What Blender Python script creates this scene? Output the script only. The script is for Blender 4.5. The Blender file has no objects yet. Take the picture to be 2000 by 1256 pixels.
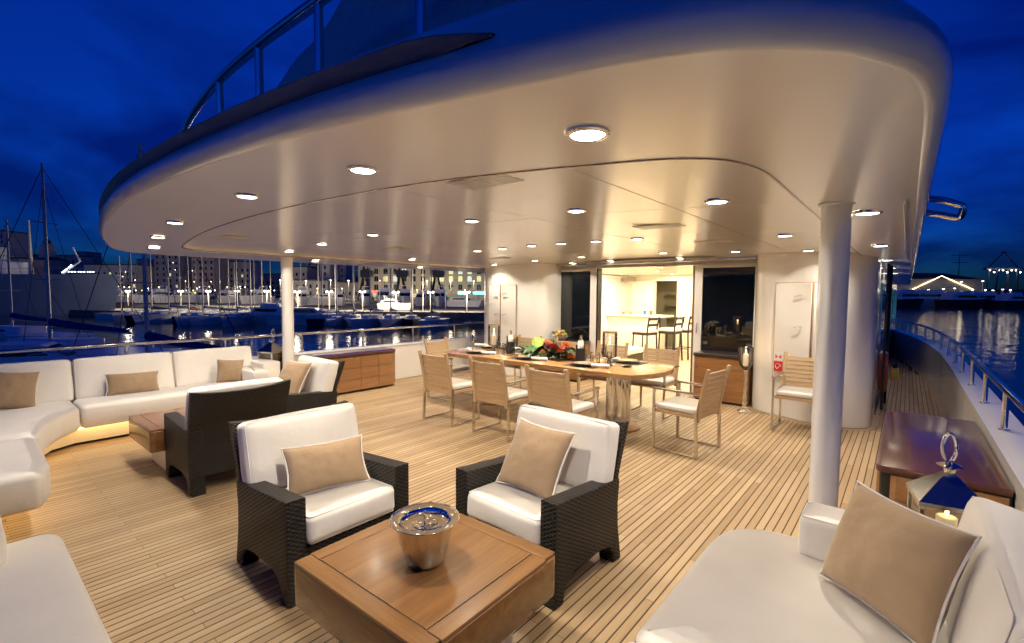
import bpy, bmesh, math, random
from mathutils import Vector, Matrix, noise as mnoise
random.seed(7)
PI = math.pi
R = math.radians
sc = bpy.context.scene
col = sc.collection

# ------------------------------------------------------------------ camera
CAM_F, CAM_PITCH, CAM_YAW, CAM_ROLL, CAM_H = 925.0, .0585, .695, .0075, 1.6   # focal length in 2000-px units
cp, sp = math.cos(CAM_PITCH), math.sin(CAM_PITCH)
FW = Vector((-math.sin(CAM_YAW) * cp, math.cos(CAM_YAW) * cp, -sp))
RT = Vector((math.cos(CAM_YAW), math.sin(CAM_YAW), 0))
UP = RT.cross(FW)
c_, s_ = math.cos(CAM_ROLL), math.sin(CAM_ROLL)
RT, UP = RT * c_ + UP * s_, UP * c_ - RT * s_
cam = bpy.data.cameras.new('camera')
cam.sensor_width = 36; cam.lens = 36 * CAM_F / 2000
cam.clip_start = .02; cam.clip_end = 5000
camo = bpy.data.objects.new('camera', cam); col.objects.link(camo)
camo.matrix_world = Matrix.Translation((0, 0, CAM_H)) @ Matrix((RT, UP, -FW)).transposed().to_4x4()
sc.camera = camo

# ------------------------------------------------------------------ world: dusk sky
w = bpy.data.worlds.new('World'); sc.world = w; w.use_nodes = True
nt = w.node_tree; nt.nodes.clear()
N = nt.nodes.new; Lk = nt.links.new
sky = N('ShaderNodeTexSky'); sky.sky_type = 'NISHITA'; sky.sun_disc = False
sky.sun_elevation = R(2.2); sky.sun_rotation = R(150); sky.altitude = 0; sky.air_density = 1.0; sky.dust_density = .3; sky.ozone_density = 5.0
tint = N('ShaderNodeMix'); tint.data_type = 'RGBA'; tint.blend_type = 'MULTIPLY'; tint.inputs[0].default_value = 1
tint.inputs[7].default_value = (.05, .35, 1.8, 1)
Lk(sky.outputs[0], tint.inputs[6])
tc = N('ShaderNodeTexCoord'); sep = N('ShaderNodeSeparateXYZ'); Lk(tc.outputs['Generated'], sep.inputs[0])
zz = N('ShaderNodeMath'); zz.operation = 'MAXIMUM'; zz.inputs[1].default_value = .0; Lk(sep.outputs[2], zz.inputs[0])
za = N('ShaderNodeMath'); za.operation = 'ADD'; za.inputs[1].default_value = .34; Lk(zz.outputs[0], za.inputs[0])
dx = N('ShaderNodeMath'); dx.operation = 'DIVIDE'; Lk(sep.outputs[0], dx.inputs[0]); Lk(za.outputs[0], dx.inputs[1])
dy = N('ShaderNodeMath'); dy.operation = 'DIVIDE'; Lk(sep.outputs[1], dy.inputs[0]); Lk(za.outputs[0], dy.inputs[1])
cv = N('ShaderNodeCombineXYZ'); Lk(dx.outputs[0], cv.inputs[0]); Lk(dy.outputs[0], cv.inputs[1])
cn = N('ShaderNodeTexNoise'); cn.inputs['Scale'].default_value = 1.7; cn.inputs['Detail'].default_value = 6; cn.inputs['Roughness'].default_value = .52
cn.inputs['Distortion'].default_value = .35; Lk(cv.outputs[0], cn.inputs['Vector'])
cr = N('ShaderNodeValToRGB'); cr.color_ramp.elements[0].position = .41; cr.color_ramp.elements[0].color = (.5, .5, .56, 1)
cr.color_ramp.elements[1].position = .62; cr.color_ramp.elements[1].color = (1.5, 1.75, 1.3, 1)
Lk(cn.outputs[0], cr.inputs[0])
cm = N('ShaderNodeMix'); cm.data_type = 'RGBA'; cm.blend_type = 'MULTIPLY'; cm.inputs[0].default_value = 1
Lk(tint.outputs[2], cm.inputs[6]); Lk(cr.outputs[0], cm.inputs[7])
bg = N('ShaderNodeBackground'); bg.inputs[1].default_value = .12
Lk(cm.outputs[2], bg.inputs[0])
wo = N('ShaderNodeOutputWorld'); Lk(bg.outputs[0], wo.inputs[0])

# ------------------------------------------------------------------ exposure, renderer
sc.view_settings.view_transform = 'Standard'; sc.view_settings.look = 'None'
sc.view_settings.exposure = 0; sc.view_settings.gamma = 1
sc.cycles.use_denoising = True; sc.cycles.use_adaptive_sampling = True; sc.cycles.adaptive_threshold = .02
try: sc.cycles.denoiser = 'OPENIMAGEDENOISE'
except Exception: pass
sc.cycles.max_bounces = 8; sc.cycles.diffuse_bounces = 5; sc.cycles.glossy_bounces = 4; sc.cycles.transmission_bounces = 6; sc.cycles.transparent_max_bounces = 12
sc.cycles.sample_clamp_indirect = 8.0; sc.cycles.sample_clamp_direct = 12.0
sc.cycles.caustics_reflective = False; sc.cycles.caustics_refractive = False
LAMP_W = 11.0                                     # one ceiling downlight

# ------------------------------------------------------------------ placing helpers
CAMP = Vector((0, 0, CAM_H))
def ray(px, py): return FW + RT * ((px - 1000) / CAM_F) - UP * ((py - 628) / CAM_F)
def ground(px, py, z=0.):
    d = ray(px, py); return CAMP + d * ((z - CAM_H) / d.z)
def far(px, depth, py=573.8):                    # a point `depth` metres ahead, seen in direction px
    return CAMP + ray(px, py) * depth

# ------------------------------------------------------------------ materials
MATS = {}
def newmat(name):
    m = bpy.data.materials.new(name); m.use_nodes = True
    n = m.node_tree; b = n.nodes['Principled BSDF']; MATS[name] = m
    return m, n, b
def vary(n, b, c, amt, scale, vec=None, stretch=None, coord='Object'):
    """base colour with soft procedural variation"""
    t = n.nodes.new('ShaderNodeTexCoord'); mp = n.nodes.new('ShaderNodeMapping')
    n.links.new(t.outputs[coord], mp.inputs[0])
    if stretch: mp.inputs['Scale'].default_value = stretch
    ns = n.nodes.new('ShaderNodeTexNoise'); ns.inputs['Scale'].default_value = scale; ns.inputs['Detail'].default_value = 5
    n.links.new(mp.outputs[0], ns.inputs['Vector'])
    r = n.nodes.new('ShaderNodeValToRGB')
    r.color_ramp.elements[0].position = .3; r.color_ramp.elements[1].position = .72
    r.color_ramp.elements[0].color = (*[x * (1 - amt) for x in c], 1); r.color_ramp.elements[1].color = (*[min(1, x * (1 + amt)) for x in c], 1)
    n.links.new(ns.outputs[0], r.inputs[0]); n.links.new(r.outputs[0], b.inputs['Base Color'])
    return ns, mp, r
def bump(n, b, src, strength, dist):
    bp = n.nodes.new('ShaderNodeBump'); bp.inputs['Strength'].default_value = strength; bp.inputs['Distance'].default_value = dist
    n.links.new(src, bp.inputs['Height']); n.links.new(bp.outputs[0], b.inputs['Normal']); return bp
def simple(name, c, rough=.5, metal=0., coat=0., amt=.06, scale=6., bumps=None, emit=None, es=0., trans=0., ior=1.45, alpha=1., spec=None, stretch=None):
    m, n, b = newmat(name)
    b.inputs['Base Color'].default_value = (*c, 1); b.inputs['Roughness'].default_value = rough; b.inputs['Metallic'].default_value = metal
    b.inputs['Coat Weight'].default_value = coat; b.inputs['Coat Roughness'].default_value = .2 if name.startswith('ceiling') else .05
    b.inputs['Transmission Weight'].default_value = trans; b.inputs['IOR'].default_value = ior
    if spec is not None: b.inputs['Specular IOR Level'].default_value = spec
    if emit: b.inputs['Emission Color'].default_value = (*emit, 1); b.inputs['Emission Strength'].default_value = es
    if amt: ns, mp, r = vary(n, b, c, amt, scale, stretch=stretch)
    if bumps:
        t = n.nodes.new('ShaderNodeTexCoord'); q = n.nodes.new('ShaderNodeTexNoise')
        q.inputs['Scale'].default_value = bumps[0]; q.inputs['Detail'].default_value = 4; n.links.new(t.outputs['Object'], q.inputs['Vector'])
        bump(n, b, q.outputs[0], bumps[1], bumps[2])
    return m
def math_node(n, op, a, bb=None):
    q = n.nodes.new('ShaderNodeMath'); q.operation = op
    for i, v in enumerate((a, bb)):
        if v is None: continue
        if isinstance(v, (int, float)): q.inputs[i].default_value = v
        else: n.links.new(v, q.inputs[i])
    return q.outputs[0]
def teak_plank(name, island):
    m, n, b = newmat(name)
    g = n.nodes.new('ShaderNodeNewGeometry')
    rnd = g.outputs['Random Per Island'] if island else n.nodes.new('ShaderNodeObjectInfo').outputs['Random']
    mp = n.nodes.new('ShaderNodeMapping'); mp.inputs['Scale'].default_value = (120, 3.5, 20)
    n.links.new(g.outputs['Position'], mp.inputs[0])
    cmb = n.nodes.new('ShaderNodeCombineXYZ'); n.links.new(math_node(n, 'MULTIPLY', rnd, 37.), cmb.inputs[1]); n.links.new(cmb.outputs[0], mp.inputs['Location'])
    ns = n.nodes.new('ShaderNodeTexNoise'); ns.inputs['Scale'].default_value = 1.3; ns.inputs['Detail'].default_value = 5; n.links.new(mp.outputs[0], ns.inputs['Vector'])
    big = n.nodes.new('ShaderNodeTexNoise'); big.inputs['Scale'].default_value = 1.1; big.inputs['Detail'].default_value = 3; n.links.new(g.outputs['Position'], big.inputs['Vector'])
    v = math_node(n, 'ADD', math_node(n, 'MULTIPLY', ns.outputs[0], .42), math_node(n, 'MULTIPLY', rnd, .44))
    v = math_node(n, 'ADD', v, math_node(n, 'MULTIPLY', big.outputs[0], .24))
    r = n.nodes.new('ShaderNodeValToRGB')
    r.color_ramp.elements[0].position = .15; r.color_ramp.elements[0].color = (.215, .138, .072, 1)
    r.color_ramp.elements[1].position = .9; r.color_ramp.elements[1].color = (.51, .372, .225, 1)
    e = r.color_ramp.elements.new(.5); e.color = (.37, .258, .146, 1)
    n.links.new(v, r.inputs[0]); n.links.new(r.outputs[0], b.inputs['Base Color'])
    b.inputs['Roughness'].default_value = .55; b.inputs['Specular IOR Level'].default_value = .35
    bump(n, b, ns.outputs[0], .25, .002)
    return m
def wood(name, c0, c1, axis='x', rough=.3, coat=.2, scale=1., coord='Object'):
    m, n, b = newmat(name)
    t = n.nodes.new('ShaderNodeTexCoord'); mp = n.nodes.new('ShaderNodeMapping')
    k = {'x': (1.2, 22, 22), 'y': (22, 1.2, 22), 'z': (22, 22, 1.2)}[axis]
    mp.inputs['Scale'].default_value = [q * scale for q in k]
    n.links.new(t.outputs[coord], mp.inputs[0])
    oi = n.nodes.new('ShaderNodeObjectInfo'); cmb = n.nodes.new('ShaderNodeCombineXYZ')
    for i in range(3): n.links.new(math_node(n, 'MULTIPLY', oi.outputs['Random'], 20. + 7 * i), cmb.inputs[i])
    n.links.new(cmb.outputs[0], mp.inputs['Location'])
    a = n.nodes.new('ShaderNodeTexNoise'); a.inputs['Scale'].default_value = 1.; a.inputs['Detail'].default_value = 6; a.inputs['Distortion'].default_value = .6; n.links.new(mp.outputs[0], a.inputs['Vector'])
    f = n.nodes.new('ShaderNodeTexNoise'); f.inputs['Scale'].default_value = 6.; f.inputs['Detail'].default_value = 3; n.links.new(mp.outputs[0], f.inputs['Vector'])
    v = math_node(n, 'ADD', math_node(n, 'MULTIPLY', a.outputs[0], .7), math_node(n, 'MULTIPLY', f.outputs[0], .3))
    r = n.nodes.new('ShaderNodeValToRGB'); r.color_ramp.elements[0].position = .3; r.color_ramp.elements[1].position = .72
    r.color_ramp.elements[0].color = (*c0, 1); r.color_ramp.elements[1].color = (*c1, 1)
    n.links.new(v, r.inputs[0]); n.links.new(r.outputs[0], b.inputs['Base Color'])
    b.inputs['Roughness'].default_value = rough; b.inputs['Coat Weight'].default_value = coat; b.inputs['Coat Roughness'].default_value = .12
    bump(n, b, f.outputs[0], .08, .001)
    return m
def fabric(name, c, amt, weave, wr, wdist, cr=.14):
    m, n, b = newmat(name)
    ns, mp, r = vary(n, b, c, amt, 5.)
    t = n.nodes.new('ShaderNodeTexCoord')
    q = n.nodes.new('ShaderNodeTexNoise'); q.inputs['Scale'].default_value = weave; q.inputs['Detail'].default_value = 2; n.links.new(t.outputs['Object'], q.inputs['Vector'])
    k = n.nodes.new('ShaderNodeTexNoise'); k.inputs['Scale'].default_value = 3.2; k.inputs['Detail'].default_value = 2; k.inputs['Distortion'].default_value = 1.2; n.links.new(t.outputs['Object'], k.inputs['Vector'])
    crease = math_node(n, 'POWER', math_node(n, 'SUBTRACT', 1., math_node(n, 'ABSOLUTE', math_node(n, 'MULTIPLY', math_node(n, 'SUBTRACT', k.outputs[0], .5), 3.))), 9.)
    soft = n.nodes.new('ShaderNodeTexNoise'); soft.inputs['Scale'].default_value = 7.; soft.inputs['Detail'].default_value = 3; n.links.new(t.outputs['Object'], soft.inputs['Vector'])
    hgt = math_node(n, 'ADD', math_node(n, 'MULTIPLY', crease, cr), soft.outputs[0])
    b1 = n.nodes.new('ShaderNodeBump'); b1.inputs['Strength'].default_value = .35; b1.inputs['Distance'].default_value = .0015; n.links.new(q.outputs[0], b1.inputs['Height'])
    b2 = n.nodes.new('ShaderNodeBump'); b2.inputs['Strength'].default_value = wr; b2.inputs['Distance'].default_value = wdist; n.links.new(hgt, b2.inputs['Height']); n.links.new(b1.outputs[0], b2.inputs['Normal'])
    n.links.new(b2.outputs[0], b.inputs['Normal'])
    b.inputs['Roughness'].default_value = .9; b.inputs['Sheen Weight'].default_value = .25; b.inputs['Specular IOR Level'].default_value = .2
    return m
def wicker(name):
    m, n, b = newmat(name)
    t = n.nodes.new('ShaderNodeUVMap'); s = n.nodes.new('ShaderNodeSeparateXYZ'); n.links.new(t.outputs[0], s.inputs[0])
    u = math_node(n, 'MULTIPLY', s.outputs[0], 1 / .020); v = math_node(n, 'MULTIPLY', s.outputs[1], 1 / .0115)
    fl = math_node(n, 'FLOOR', v)
    a = math_node(n, 'SINE', math_node(n, 'MULTIPLY', math_node(n, 'ADD', u, fl), PI))
    bb = math_node(n, 'SINE', math_node(n, 'MULTIPLY', math_node(n, 'FRACT', v), PI))
    h = math_node(n, 'MULTIPLY', math_node(n, 'POWER', bb, .6), math_node(n, 'ADD', math_node(n, 'MULTIPLY', a, .5), .5))
    bump(n, b, h, 1., .007)
    wn = n.nodes.new('ShaderNodeTexNoise'); wn.inputs['Scale'].default_value = 60.; n.links.new(t.outputs[0], wn.inputs['Vector'])
    r = n.nodes.new('ShaderNodeValToRGB'); r.color_ramp.elements[0].color = (.004, .003, .0024, 1); r.color_ramp.elements[1].color = (.016, .0115, .009, 1)
    r.color_ramp.elements[0].position = .3; r.color_ramp.elements[1].position = .7
    n.links.new(wn.outputs[0], r.inputs[0]); n.links.new(r.outputs[0], b.inputs['Base Color'])
    b.inputs['Roughness'].default_value = .5; b.inputs['Specular IOR Level'].default_value = .28
    return m
def emis(name, c, s):
    m, n, b = newmat(name)
    b.inputs['Base Color'].default_value = (*[min(.8, x) for x in c], 1); b.inputs['Emission Color'].default_value = (*c, 1); b.inputs['Emission Strength'].default_value = s
    return m

TEAKP = teak_plank('teak_plank', False); TEAKI = teak_plank('teak_planks_far', True)
CAULK = simple('deck_caulk', (.052, .028, .010), .7, amt=.2, scale=20)
MARGIN = wood('teak_margin', (.34, .23, .135), (.45, .33, .2), 'x', .5, 0., .6)
WHITE = simple('white_gloss_paint', (.80, .785, .76), .16, coat=.5, amt=.03, scale=1.5)
CEIL = simple('ceiling_satin_paint', (.92, .90, .86), .30, coat=1., amt=.025, scale=1.2)
PANEL = simple('locker_white_panel', (.73, .71, .67), .3, coat=.3, amt=.03, scale=2.)
CREAM = fabric('cream_upholstery', (.77, .735, .68), .03, 420, .12, .03)
LINEN = fabric('beige_linen', (.30, .208, .127), .10, 380, .4, .03, .03)
PIPING = simple('pale_piping', (.74, .70, .65), .8, amt=.08, scale=40)
WICK = wicker('dark_wicker')
TEAKF = wood('oiled_teak_furniture', (.19, .085, .028), (.31, .15, .052), 'x', .36, .1)
TEAKFY = wood('oiled_teak_furniture_cross', (.205, .092, .030), (.325, .158, .055), 'y', .36, .1)
TEAKV = wood('oiled_teak_front', (.235, .115, .047), (.36, .19, .085), 'y', .28, .3, .7)
DARKTOP = wood('dark_locker_top', (.055, .019, .014), (.095, .036, .025), 'y', .22, .35)
TABLETOP = wood('dining_table_teak', (.285, .15, .058), (.42, .24, .10), 'x', .2, .5, .8)
CHAIRT = wood('pale_teak_chair', (.40, .262, .135), (.54, .385, .225), 'x', .5, 0.)
CHAIRV = wood('pale_teak_stile', (.40, .262, .135), (.54, .385, .225), 'z', .5, 0.)
STEEL = simple('brushed_steel', (.66, .62, .54), .24, 1., amt=.05, scale=30)
CHROME = simple('polished_chrome', (.80, .79, .76), .06, 1., amt=0)
STEELD = simple('weathered_steel', (.42, .42, .44), .16, 1., amt=.12, scale=9)
GREYTOP = simple('dark_counter_top', (.035, .028, .026), .25, coat=.3, amt=.1, scale=12)
DGLASS = simple('dark_tinted_glass', (.006, .007, .008), .03, spec=.8, amt=0)
BLACK = simple('black_rubber', (.012, .012, .012), .5, amt=.1)
def thin_glass(name):
    m, n, b = newmat(name)
    b.inputs['Base Color'].default_value = (.9, .92, .9, 1); b.inputs['Roughness'].default_value = .02; b.inputs['Specular IOR Level'].default_value = .8
    tr = n.nodes.new('ShaderNodeBsdfTransparent'); fr_ = n.nodes.new('ShaderNodeFresnel'); fr_.inputs[0].default_value = 1.45
    gl = n.nodes.new('ShaderNodeBsdfGlossy'); gl.inputs['Roughness'].default_value = .02
    mx = n.nodes.new('ShaderNodeMixShader'); n.links.new(math_node(n, 'ADD', fr_.outputs[0], .13), mx.inputs[0]); n.links.new(tr.outputs[0], mx.inputs[1]); n.links.new(gl.outputs[0], mx.inputs[2])
    tr.inputs[0].default_value = (.985, .99, .985, 1)
    n.links.new(mx.outputs[0], n.nodes['Material Output'].inputs['Surface'])
    return m
GLASS = thin_glass('clear_glass')
WAX = simple('candle_wax', (.82, .74, .58), .5, amt=.03, emit=(1, .66, .30), es=.55)  # flame light shining through the wax is put in as emission
FLAME = emis('candle_flame', (1, .70, .30), 60)
LENS = emis('downlight_lens', (1, .88, .70), 20)
PORC = simple('white_porcelain', (.72, .69, .62), .2, coat=.4, amt=.03)
GOLD = simple('gold_rim', (.62, .36, .12), .3, .6, amt=.1)
SLATE = simple('dark_charger', (.03, .026, .022), .35, amt=.2)
MATB = simple('woven_placemat', (.045, .032, .022), .7, amt=.3, scale=90, bumps=(200, .5, .002))
NAPK = simple('white_napkin', (.75, .72, .68), .85, amt=.04, bumps=(30, .5, .006))
BLEATH = simple('black_leather_sleeve', (.018, .018, .020), .45, amt=.15, bumps=(120, .3, .001))
WENGE = simple('dark_wenge_wood', (.022, .015, .010), .35, amt=.3, scale=18, stretch=(1, 1, .1))
INTW = simple('saloon_cream_wall', (.78, .73, .62), .4, amt=.02, scale=1.)
LEAFG = simple('leaf_green', (.030, .085, .022), .4, amt=.35, scale=30)
LEAFL = simple('leaf_light_green', (.17, .27, .04), .4, amt=.3, scale=30)
LEAFD = simple('leaf_dark_green', (.012, .035, .012), .35, amt=.3, scale=30)
RED = simple('anthurium_red', (.52, .035, .05), .25, amt=.15, scale=20)
ORANGE = simple('protea_orange', (.58, .16, .05), .6, amt=.3, scale=60, bumps=(90, .8, .01))
TBL = wood('coffee_table_teak', (.108, .048, .0145), (.205, .098, .030), 'x', .26, .25); TBLY = wood('coffee_table_teak_cross', (.108, .048, .0145), (.205, .098, .030), 'y', .26, .25)
WATER = None

# ------------------------------------------------------------------ object helpers
def link(o, parent=None):
    col.objects.link(o)
    if parent is not None: o.parent = parent
    return o
def mesh_of(bm, name, mat, smooth=True, ang=40, uvbox=False):
    bmesh.ops.recalc_face_normals(bm, faces=bm.faces)
    if uvbox:
        uv = bm.loops.layers.uv.new('UVMap')
        for f in bm.faces:
            n_ = f.normal; a = [abs(q) for q in n_]
            for l in f.loops:
                p = l.vert.co
                l[uv].uv = (p.y, p.z) if a[0] >= a[1] and a[0] >= a[2] else ((p.x, p.z) if a[1] >= a[2] else (p.x, p.y))
    me = bpy.data.meshes.new(name); bm.to_mesh(me); bm.free()
    if smooth:
        for p in me.polygons: p.use_smooth = True
        me.set_sharp_from_angle(angle=R(ang))
    if mat is not None: me.materials.append(mat)
    return me
def obj(name, bm, mat, parent=None, loc=None, rot=None, smooth=True, ang=40, uvbox=False):
    me = bm if isinstance(bm, bpy.types.Mesh) else mesh_of(bm, name, mat, smooth, ang, uvbox)
    o = bpy.data.objects.new(name, me); link(o, parent)
    if loc is not None: o.location = loc
    if rot is not None: o.rotation_euler = rot
    return o
def tag(o, label=None, cat=None, group=None, kind=None):
    if label: o['label'] = label
    if cat: o['category'] = cat
    if group: o['group'] = group
    if kind: o['kind'] = kind
    return o
def thing(name, label, cat, loc=(0, 0, 0), rz=0., group=None, rot=None):
    o = bpy.data.objects.new(name, None); o.empty_display_size = .1; link(o)
    o.location = loc; o.rotation_euler = rot or (0, 0, rz)
    return tag(o, label, cat, group)
def copy_tree(o, parent=None):
    c = o.copy(); col.objects.link(c); c.parent = parent
    for ch in list(o.children): copy_tree(ch, c)
    return c
def B(): return bmesh.new()
def box(bm, x0, x1, y0, y1, z0, z1, bev=0., seg=2, mtx=None):
    r = bmesh.ops.create_cube(bm, size=1.)
    vs = r['verts']
    bmesh.ops.scale(bm, vec=(x1 - x0, y1 - y0, z1 - z0), verts=vs)
    bmesh.ops.translate(bm, vec=((x0 + x1) / 2, (y0 + y1) / 2, (z0 + z1) / 2), verts=vs)
    if bev:
        es = list({e for v in vs for e in v.link_edges})
        rr = bmesh.ops.bevel(bm, geom=es, offset=bev, segments=seg, profile=.5, affect='EDGES')
        vs = list({v for f in rr['faces'] for v in f.verts} | {v for v in vs if v.is_valid})
    if mtx is not None: bmesh.ops.transform(bm, matrix=mtx, verts=[v for v in vs if v.is_valid])
    return bm
def bx(x0, x1, y0, y1, z0, z1, bev=0., seg=2): return box(B(), x0, x1, y0, y1, z0, z1, bev, seg)
def prism(bm, poly, z0, z1, bev=0., seg=3):
    vs = [bm.verts.new((p[0], p[1], z0)) for p in poly]
    f = bm.faces.new(vs)
    r = bmesh.ops.extrude_face_region(bm, geom=[f])
    nv = [g for g in r['geom'] if isinstance(g, bmesh.types.BMVert)]
    bmesh.ops.translate(bm, vec=(0, 0, z1 - z0), verts=nv)
    if bev:
        hor = [e for e in bm.edges if abs(e.verts[0].co.z - e.verts[1].co.z) < 1e-6 and (abs(e.verts[0].co.z - z1) < 1e-6 or abs(e.verts[0].co.z - z0) < 1e-6)]
        bmesh.ops.bevel(bm, geom=hor, offset=bev, segments=seg, profile=.5, affect='EDGES')
    return bm
def round_poly(pts, rad, n=5):
    """round the corners of a polygon; rad is one number or one per corner"""
    out = []; L = len(pts)
    for i, p in enumerate(pts):
        r = rad[i] if isinstance(rad, (list, tuple)) else rad
        p = Vector(p[:2]); a = Vector(pts[i - 1][:2]); b = Vector(pts[(i + 1) % L][:2])
        if r <= 0: out.append((p.x, p.y)); continue
        da, db = (a - p), (b - p); r1 = min(r, da.length * .49, db.length * .49)
        da.normalize(); db.normalize()
        for k in range(n + 1):
            t = k / n
            q = (p + da * r1) * (1 - t) ** 2 + p * 2 * t * (1 - t) + (p + db * r1) * t * t
            out.append((q.x, q.y))
    return out
def tube(bm, pts, r, n=8, closed=False, cap=True):
    pts = [Vector(p) for p in pts]; rings = []
    L = len(pts); prev = None
    for i, p in enumerate(pts):
        if closed: t = pts[(i + 1) % L] - pts[i - 1]
        else: t = pts[min(i + 1, L - 1)] - pts[max(i - 1, 0)]
        if t.length < 1e-9: t = Vector((0, 0, 1))
        t.normalize()
        if prev is None: u = t.orthogonal().normalized()
        else:
            u = prev - t * prev.dot(t)
            u = u.normalized() if u.length > 1e-6 else t.orthogonal().normalized()
        prev = u; v = t.cross(u)
        rr = r[i] if isinstance(r, (list, tuple)) else r
        rings.append([bm.verts.new(p + (u * math.cos(2 * PI * k / n) + v * math.sin(2 * PI * k / n)) * rr) for k in range(n)])
    for i in range(L if closed else L - 1):
        a, b = rings[i], rings[(i + 1) % L]
        for k in range(n):
            try: bm.faces.new((a[k], a[(k + 1) % n], b[(k + 1) % n], b[k]))
            except ValueError: pass
    if cap and not closed:
        bm.faces.new(rings[0][::-1]); bm.faces.new(rings[-1])
    return bm
def lathe(bm, prof, n=24, off=(0, 0, 0), capb=True, capt=False):
    rings = []
    for r, z in prof:
        rings.append([bm.verts.new((off[0] + r * math.cos(2 * PI * k / n), off[1] + r * math.sin(2 * PI * k / n), off[2] + z)) for k in range(n)])
    for a, b in zip(rings, rings[1:]):
        for k in range(n): bm.faces.new((a[k], a[(k + 1) % n], b[(k + 1) % n], b[k]))
    if capb: bm.faces.new(rings[0][::-1])
    if capt: bm.faces.new(rings[-1])
    return bm
def catmull(pts, n=6):
    pts = [Vector(p) for p in pts]; out = []
    for i in range(len(pts) - 1):
        p0, p1, p2, p3 = pts[max(i - 1, 0)], pts[i], pts[i + 1], pts[min(i + 2, len(pts) - 1)]
        for k in range(n):
            t = k / n
            out.append(.5 * ((2 * p1) + (p2 - p0) * t + (2 * p0 - 5 * p1 + 4 * p2 - p3) * t * t + (3 * p1 - p0 - 3 * p2 + p3) * t ** 3))
    out.append(pts[-1]); return out
def cushion(w, d, h, r=.05, puff=.02, n=14, wob=.004, seed=0, m=4):
    """upholstered block w x d x h centred at the origin: rounded edges, crowned faces, slightly uneven"""
    bm = B()
    bmesh.ops.create_cube(bm, size=2.)
    bmesh.ops.subdivide_edges(bm, edges=bm.edges[:], cuts=n, use_grid_fill=True)
    hw = Vector((w / 2, d / 2, h / 2))
    for v in bm.verts:
        p = Vector((v.co.x * hw.x, v.co.y * hw.y, v.co.z * hw.z))
        # concentrate vertices near the edges
        q = Vector([math.copysign(abs(v.co[i]) ** .75 * hw[i], v.co[i]) for i in range(3)])
        rr = min(r, min(hw) * .95)
        inn = Vector([max(-hw[i] + rr, min(hw[i] - rr, q[i])) for i in range(3)])
        dlt = q - inn
        p = inn + dlt.normalized() * rr if dlt.length > 1e-6 else q
        u = [p[i] / hw[i] for i in range(3)]
        k = Vector([u[0] * (1 - u[1] ** 2) * (1 - u[2] ** 2), u[1] * (1 - u[0] ** 2) * (1 - u[2] ** 2), u[2] * (1 - u[0] ** 4) * (1 - u[1] ** 4)])
        p = p + Vector((k.x * puff * .6, k.y * puff * .6, k.z * puff))
        p = p + mnoise.noise_vector(p * 5 + Vector((seed * 3.1, seed, 0))) * wob
        v.co = p
    return bm
def pillow(w, h, t, seed=0, n=22):
    """throw pillow in the local x-z plane, thickness along y; returns (body, edge loop)"""
    bm = B(); grid = {}
    rim = {}
    def pos(i, j, side):
        u, v = -1 + 2 * i / n, -1 + 2 * j / n
        x = u * w / 2 * (1 - .085 * (1 - v * v) * abs(u) ** 3); z = v * h / 2 * (1 - .085 * (1 - u * u) * abs(v) ** 3)
        th = t / 2 * (max(0, (1 - u * u)) * max(0, (1 - v * v))) ** .42
        q = Vector((x * 6 + seed * 5, z * 6, side * 3.))
        th *= 1 + .16 * mnoise.noise(q)
        # creases running in from the corners and edges
        th += t * .035 * mnoise.noise(Vector((x * 22 + seed, z * 22, side))) * (1 - max(abs(u), abs(v))) ** .3 * (1 if max(abs(u), abs(v)) < 1 else 0)
        return Vector((x, side * th, z))
    for i in range(n + 1):
        for j in range(n + 1):
            e = i in (0, n) or j in (0, n)
            a = bm.verts.new(pos(i, j, 1)); grid[i, j, 1] = a
            grid[i, j, -1] = a if e else bm.verts.new(pos(i, j, -1))
    for s in (1, -1):
        for i in range(n):
            for j in range(n):
                f = [grid[i, j, s], grid[i + 1, j, s], grid[i + 1, j + 1, s], grid[i, j + 1, s]]
                bm.faces.new(f if s < 0 else f[::-1])
    edge = [pos(i, 0, 1) for i in range(n)] + [pos(n, j, 1) for j in range(n)] + [pos(n - i, n, 1) for i in range(n)] + [pos(0, n - j, 1) for j in range(n)]
    return bm, edge
def make_pillow(label, w, h, t, mtx, seed, group=None):
    bm, edge = pillow(w, h, t, seed)
    o = thing('throw_pillow', label, 'pillow', group=group)
    o.matrix_world = mtx
    obj('cover', bm, LINEN, o, ang=80)
    obj('piping', tube(B(), edge, .0055, 6, closed=True), PIPING, o)
    return o
def pill_mtx(center, yaw, lean, roll=0.):
    """front of the pillow looks along -y turned by yaw; lean tips the top backwards"""
    return Matrix.Translation(center) @ Matrix.Rotation(yaw, 4, 'Z') @ Matrix.Rotation(-lean, 4, 'X') @ Matrix.Rotation(roll, 4, 'Y')

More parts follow.
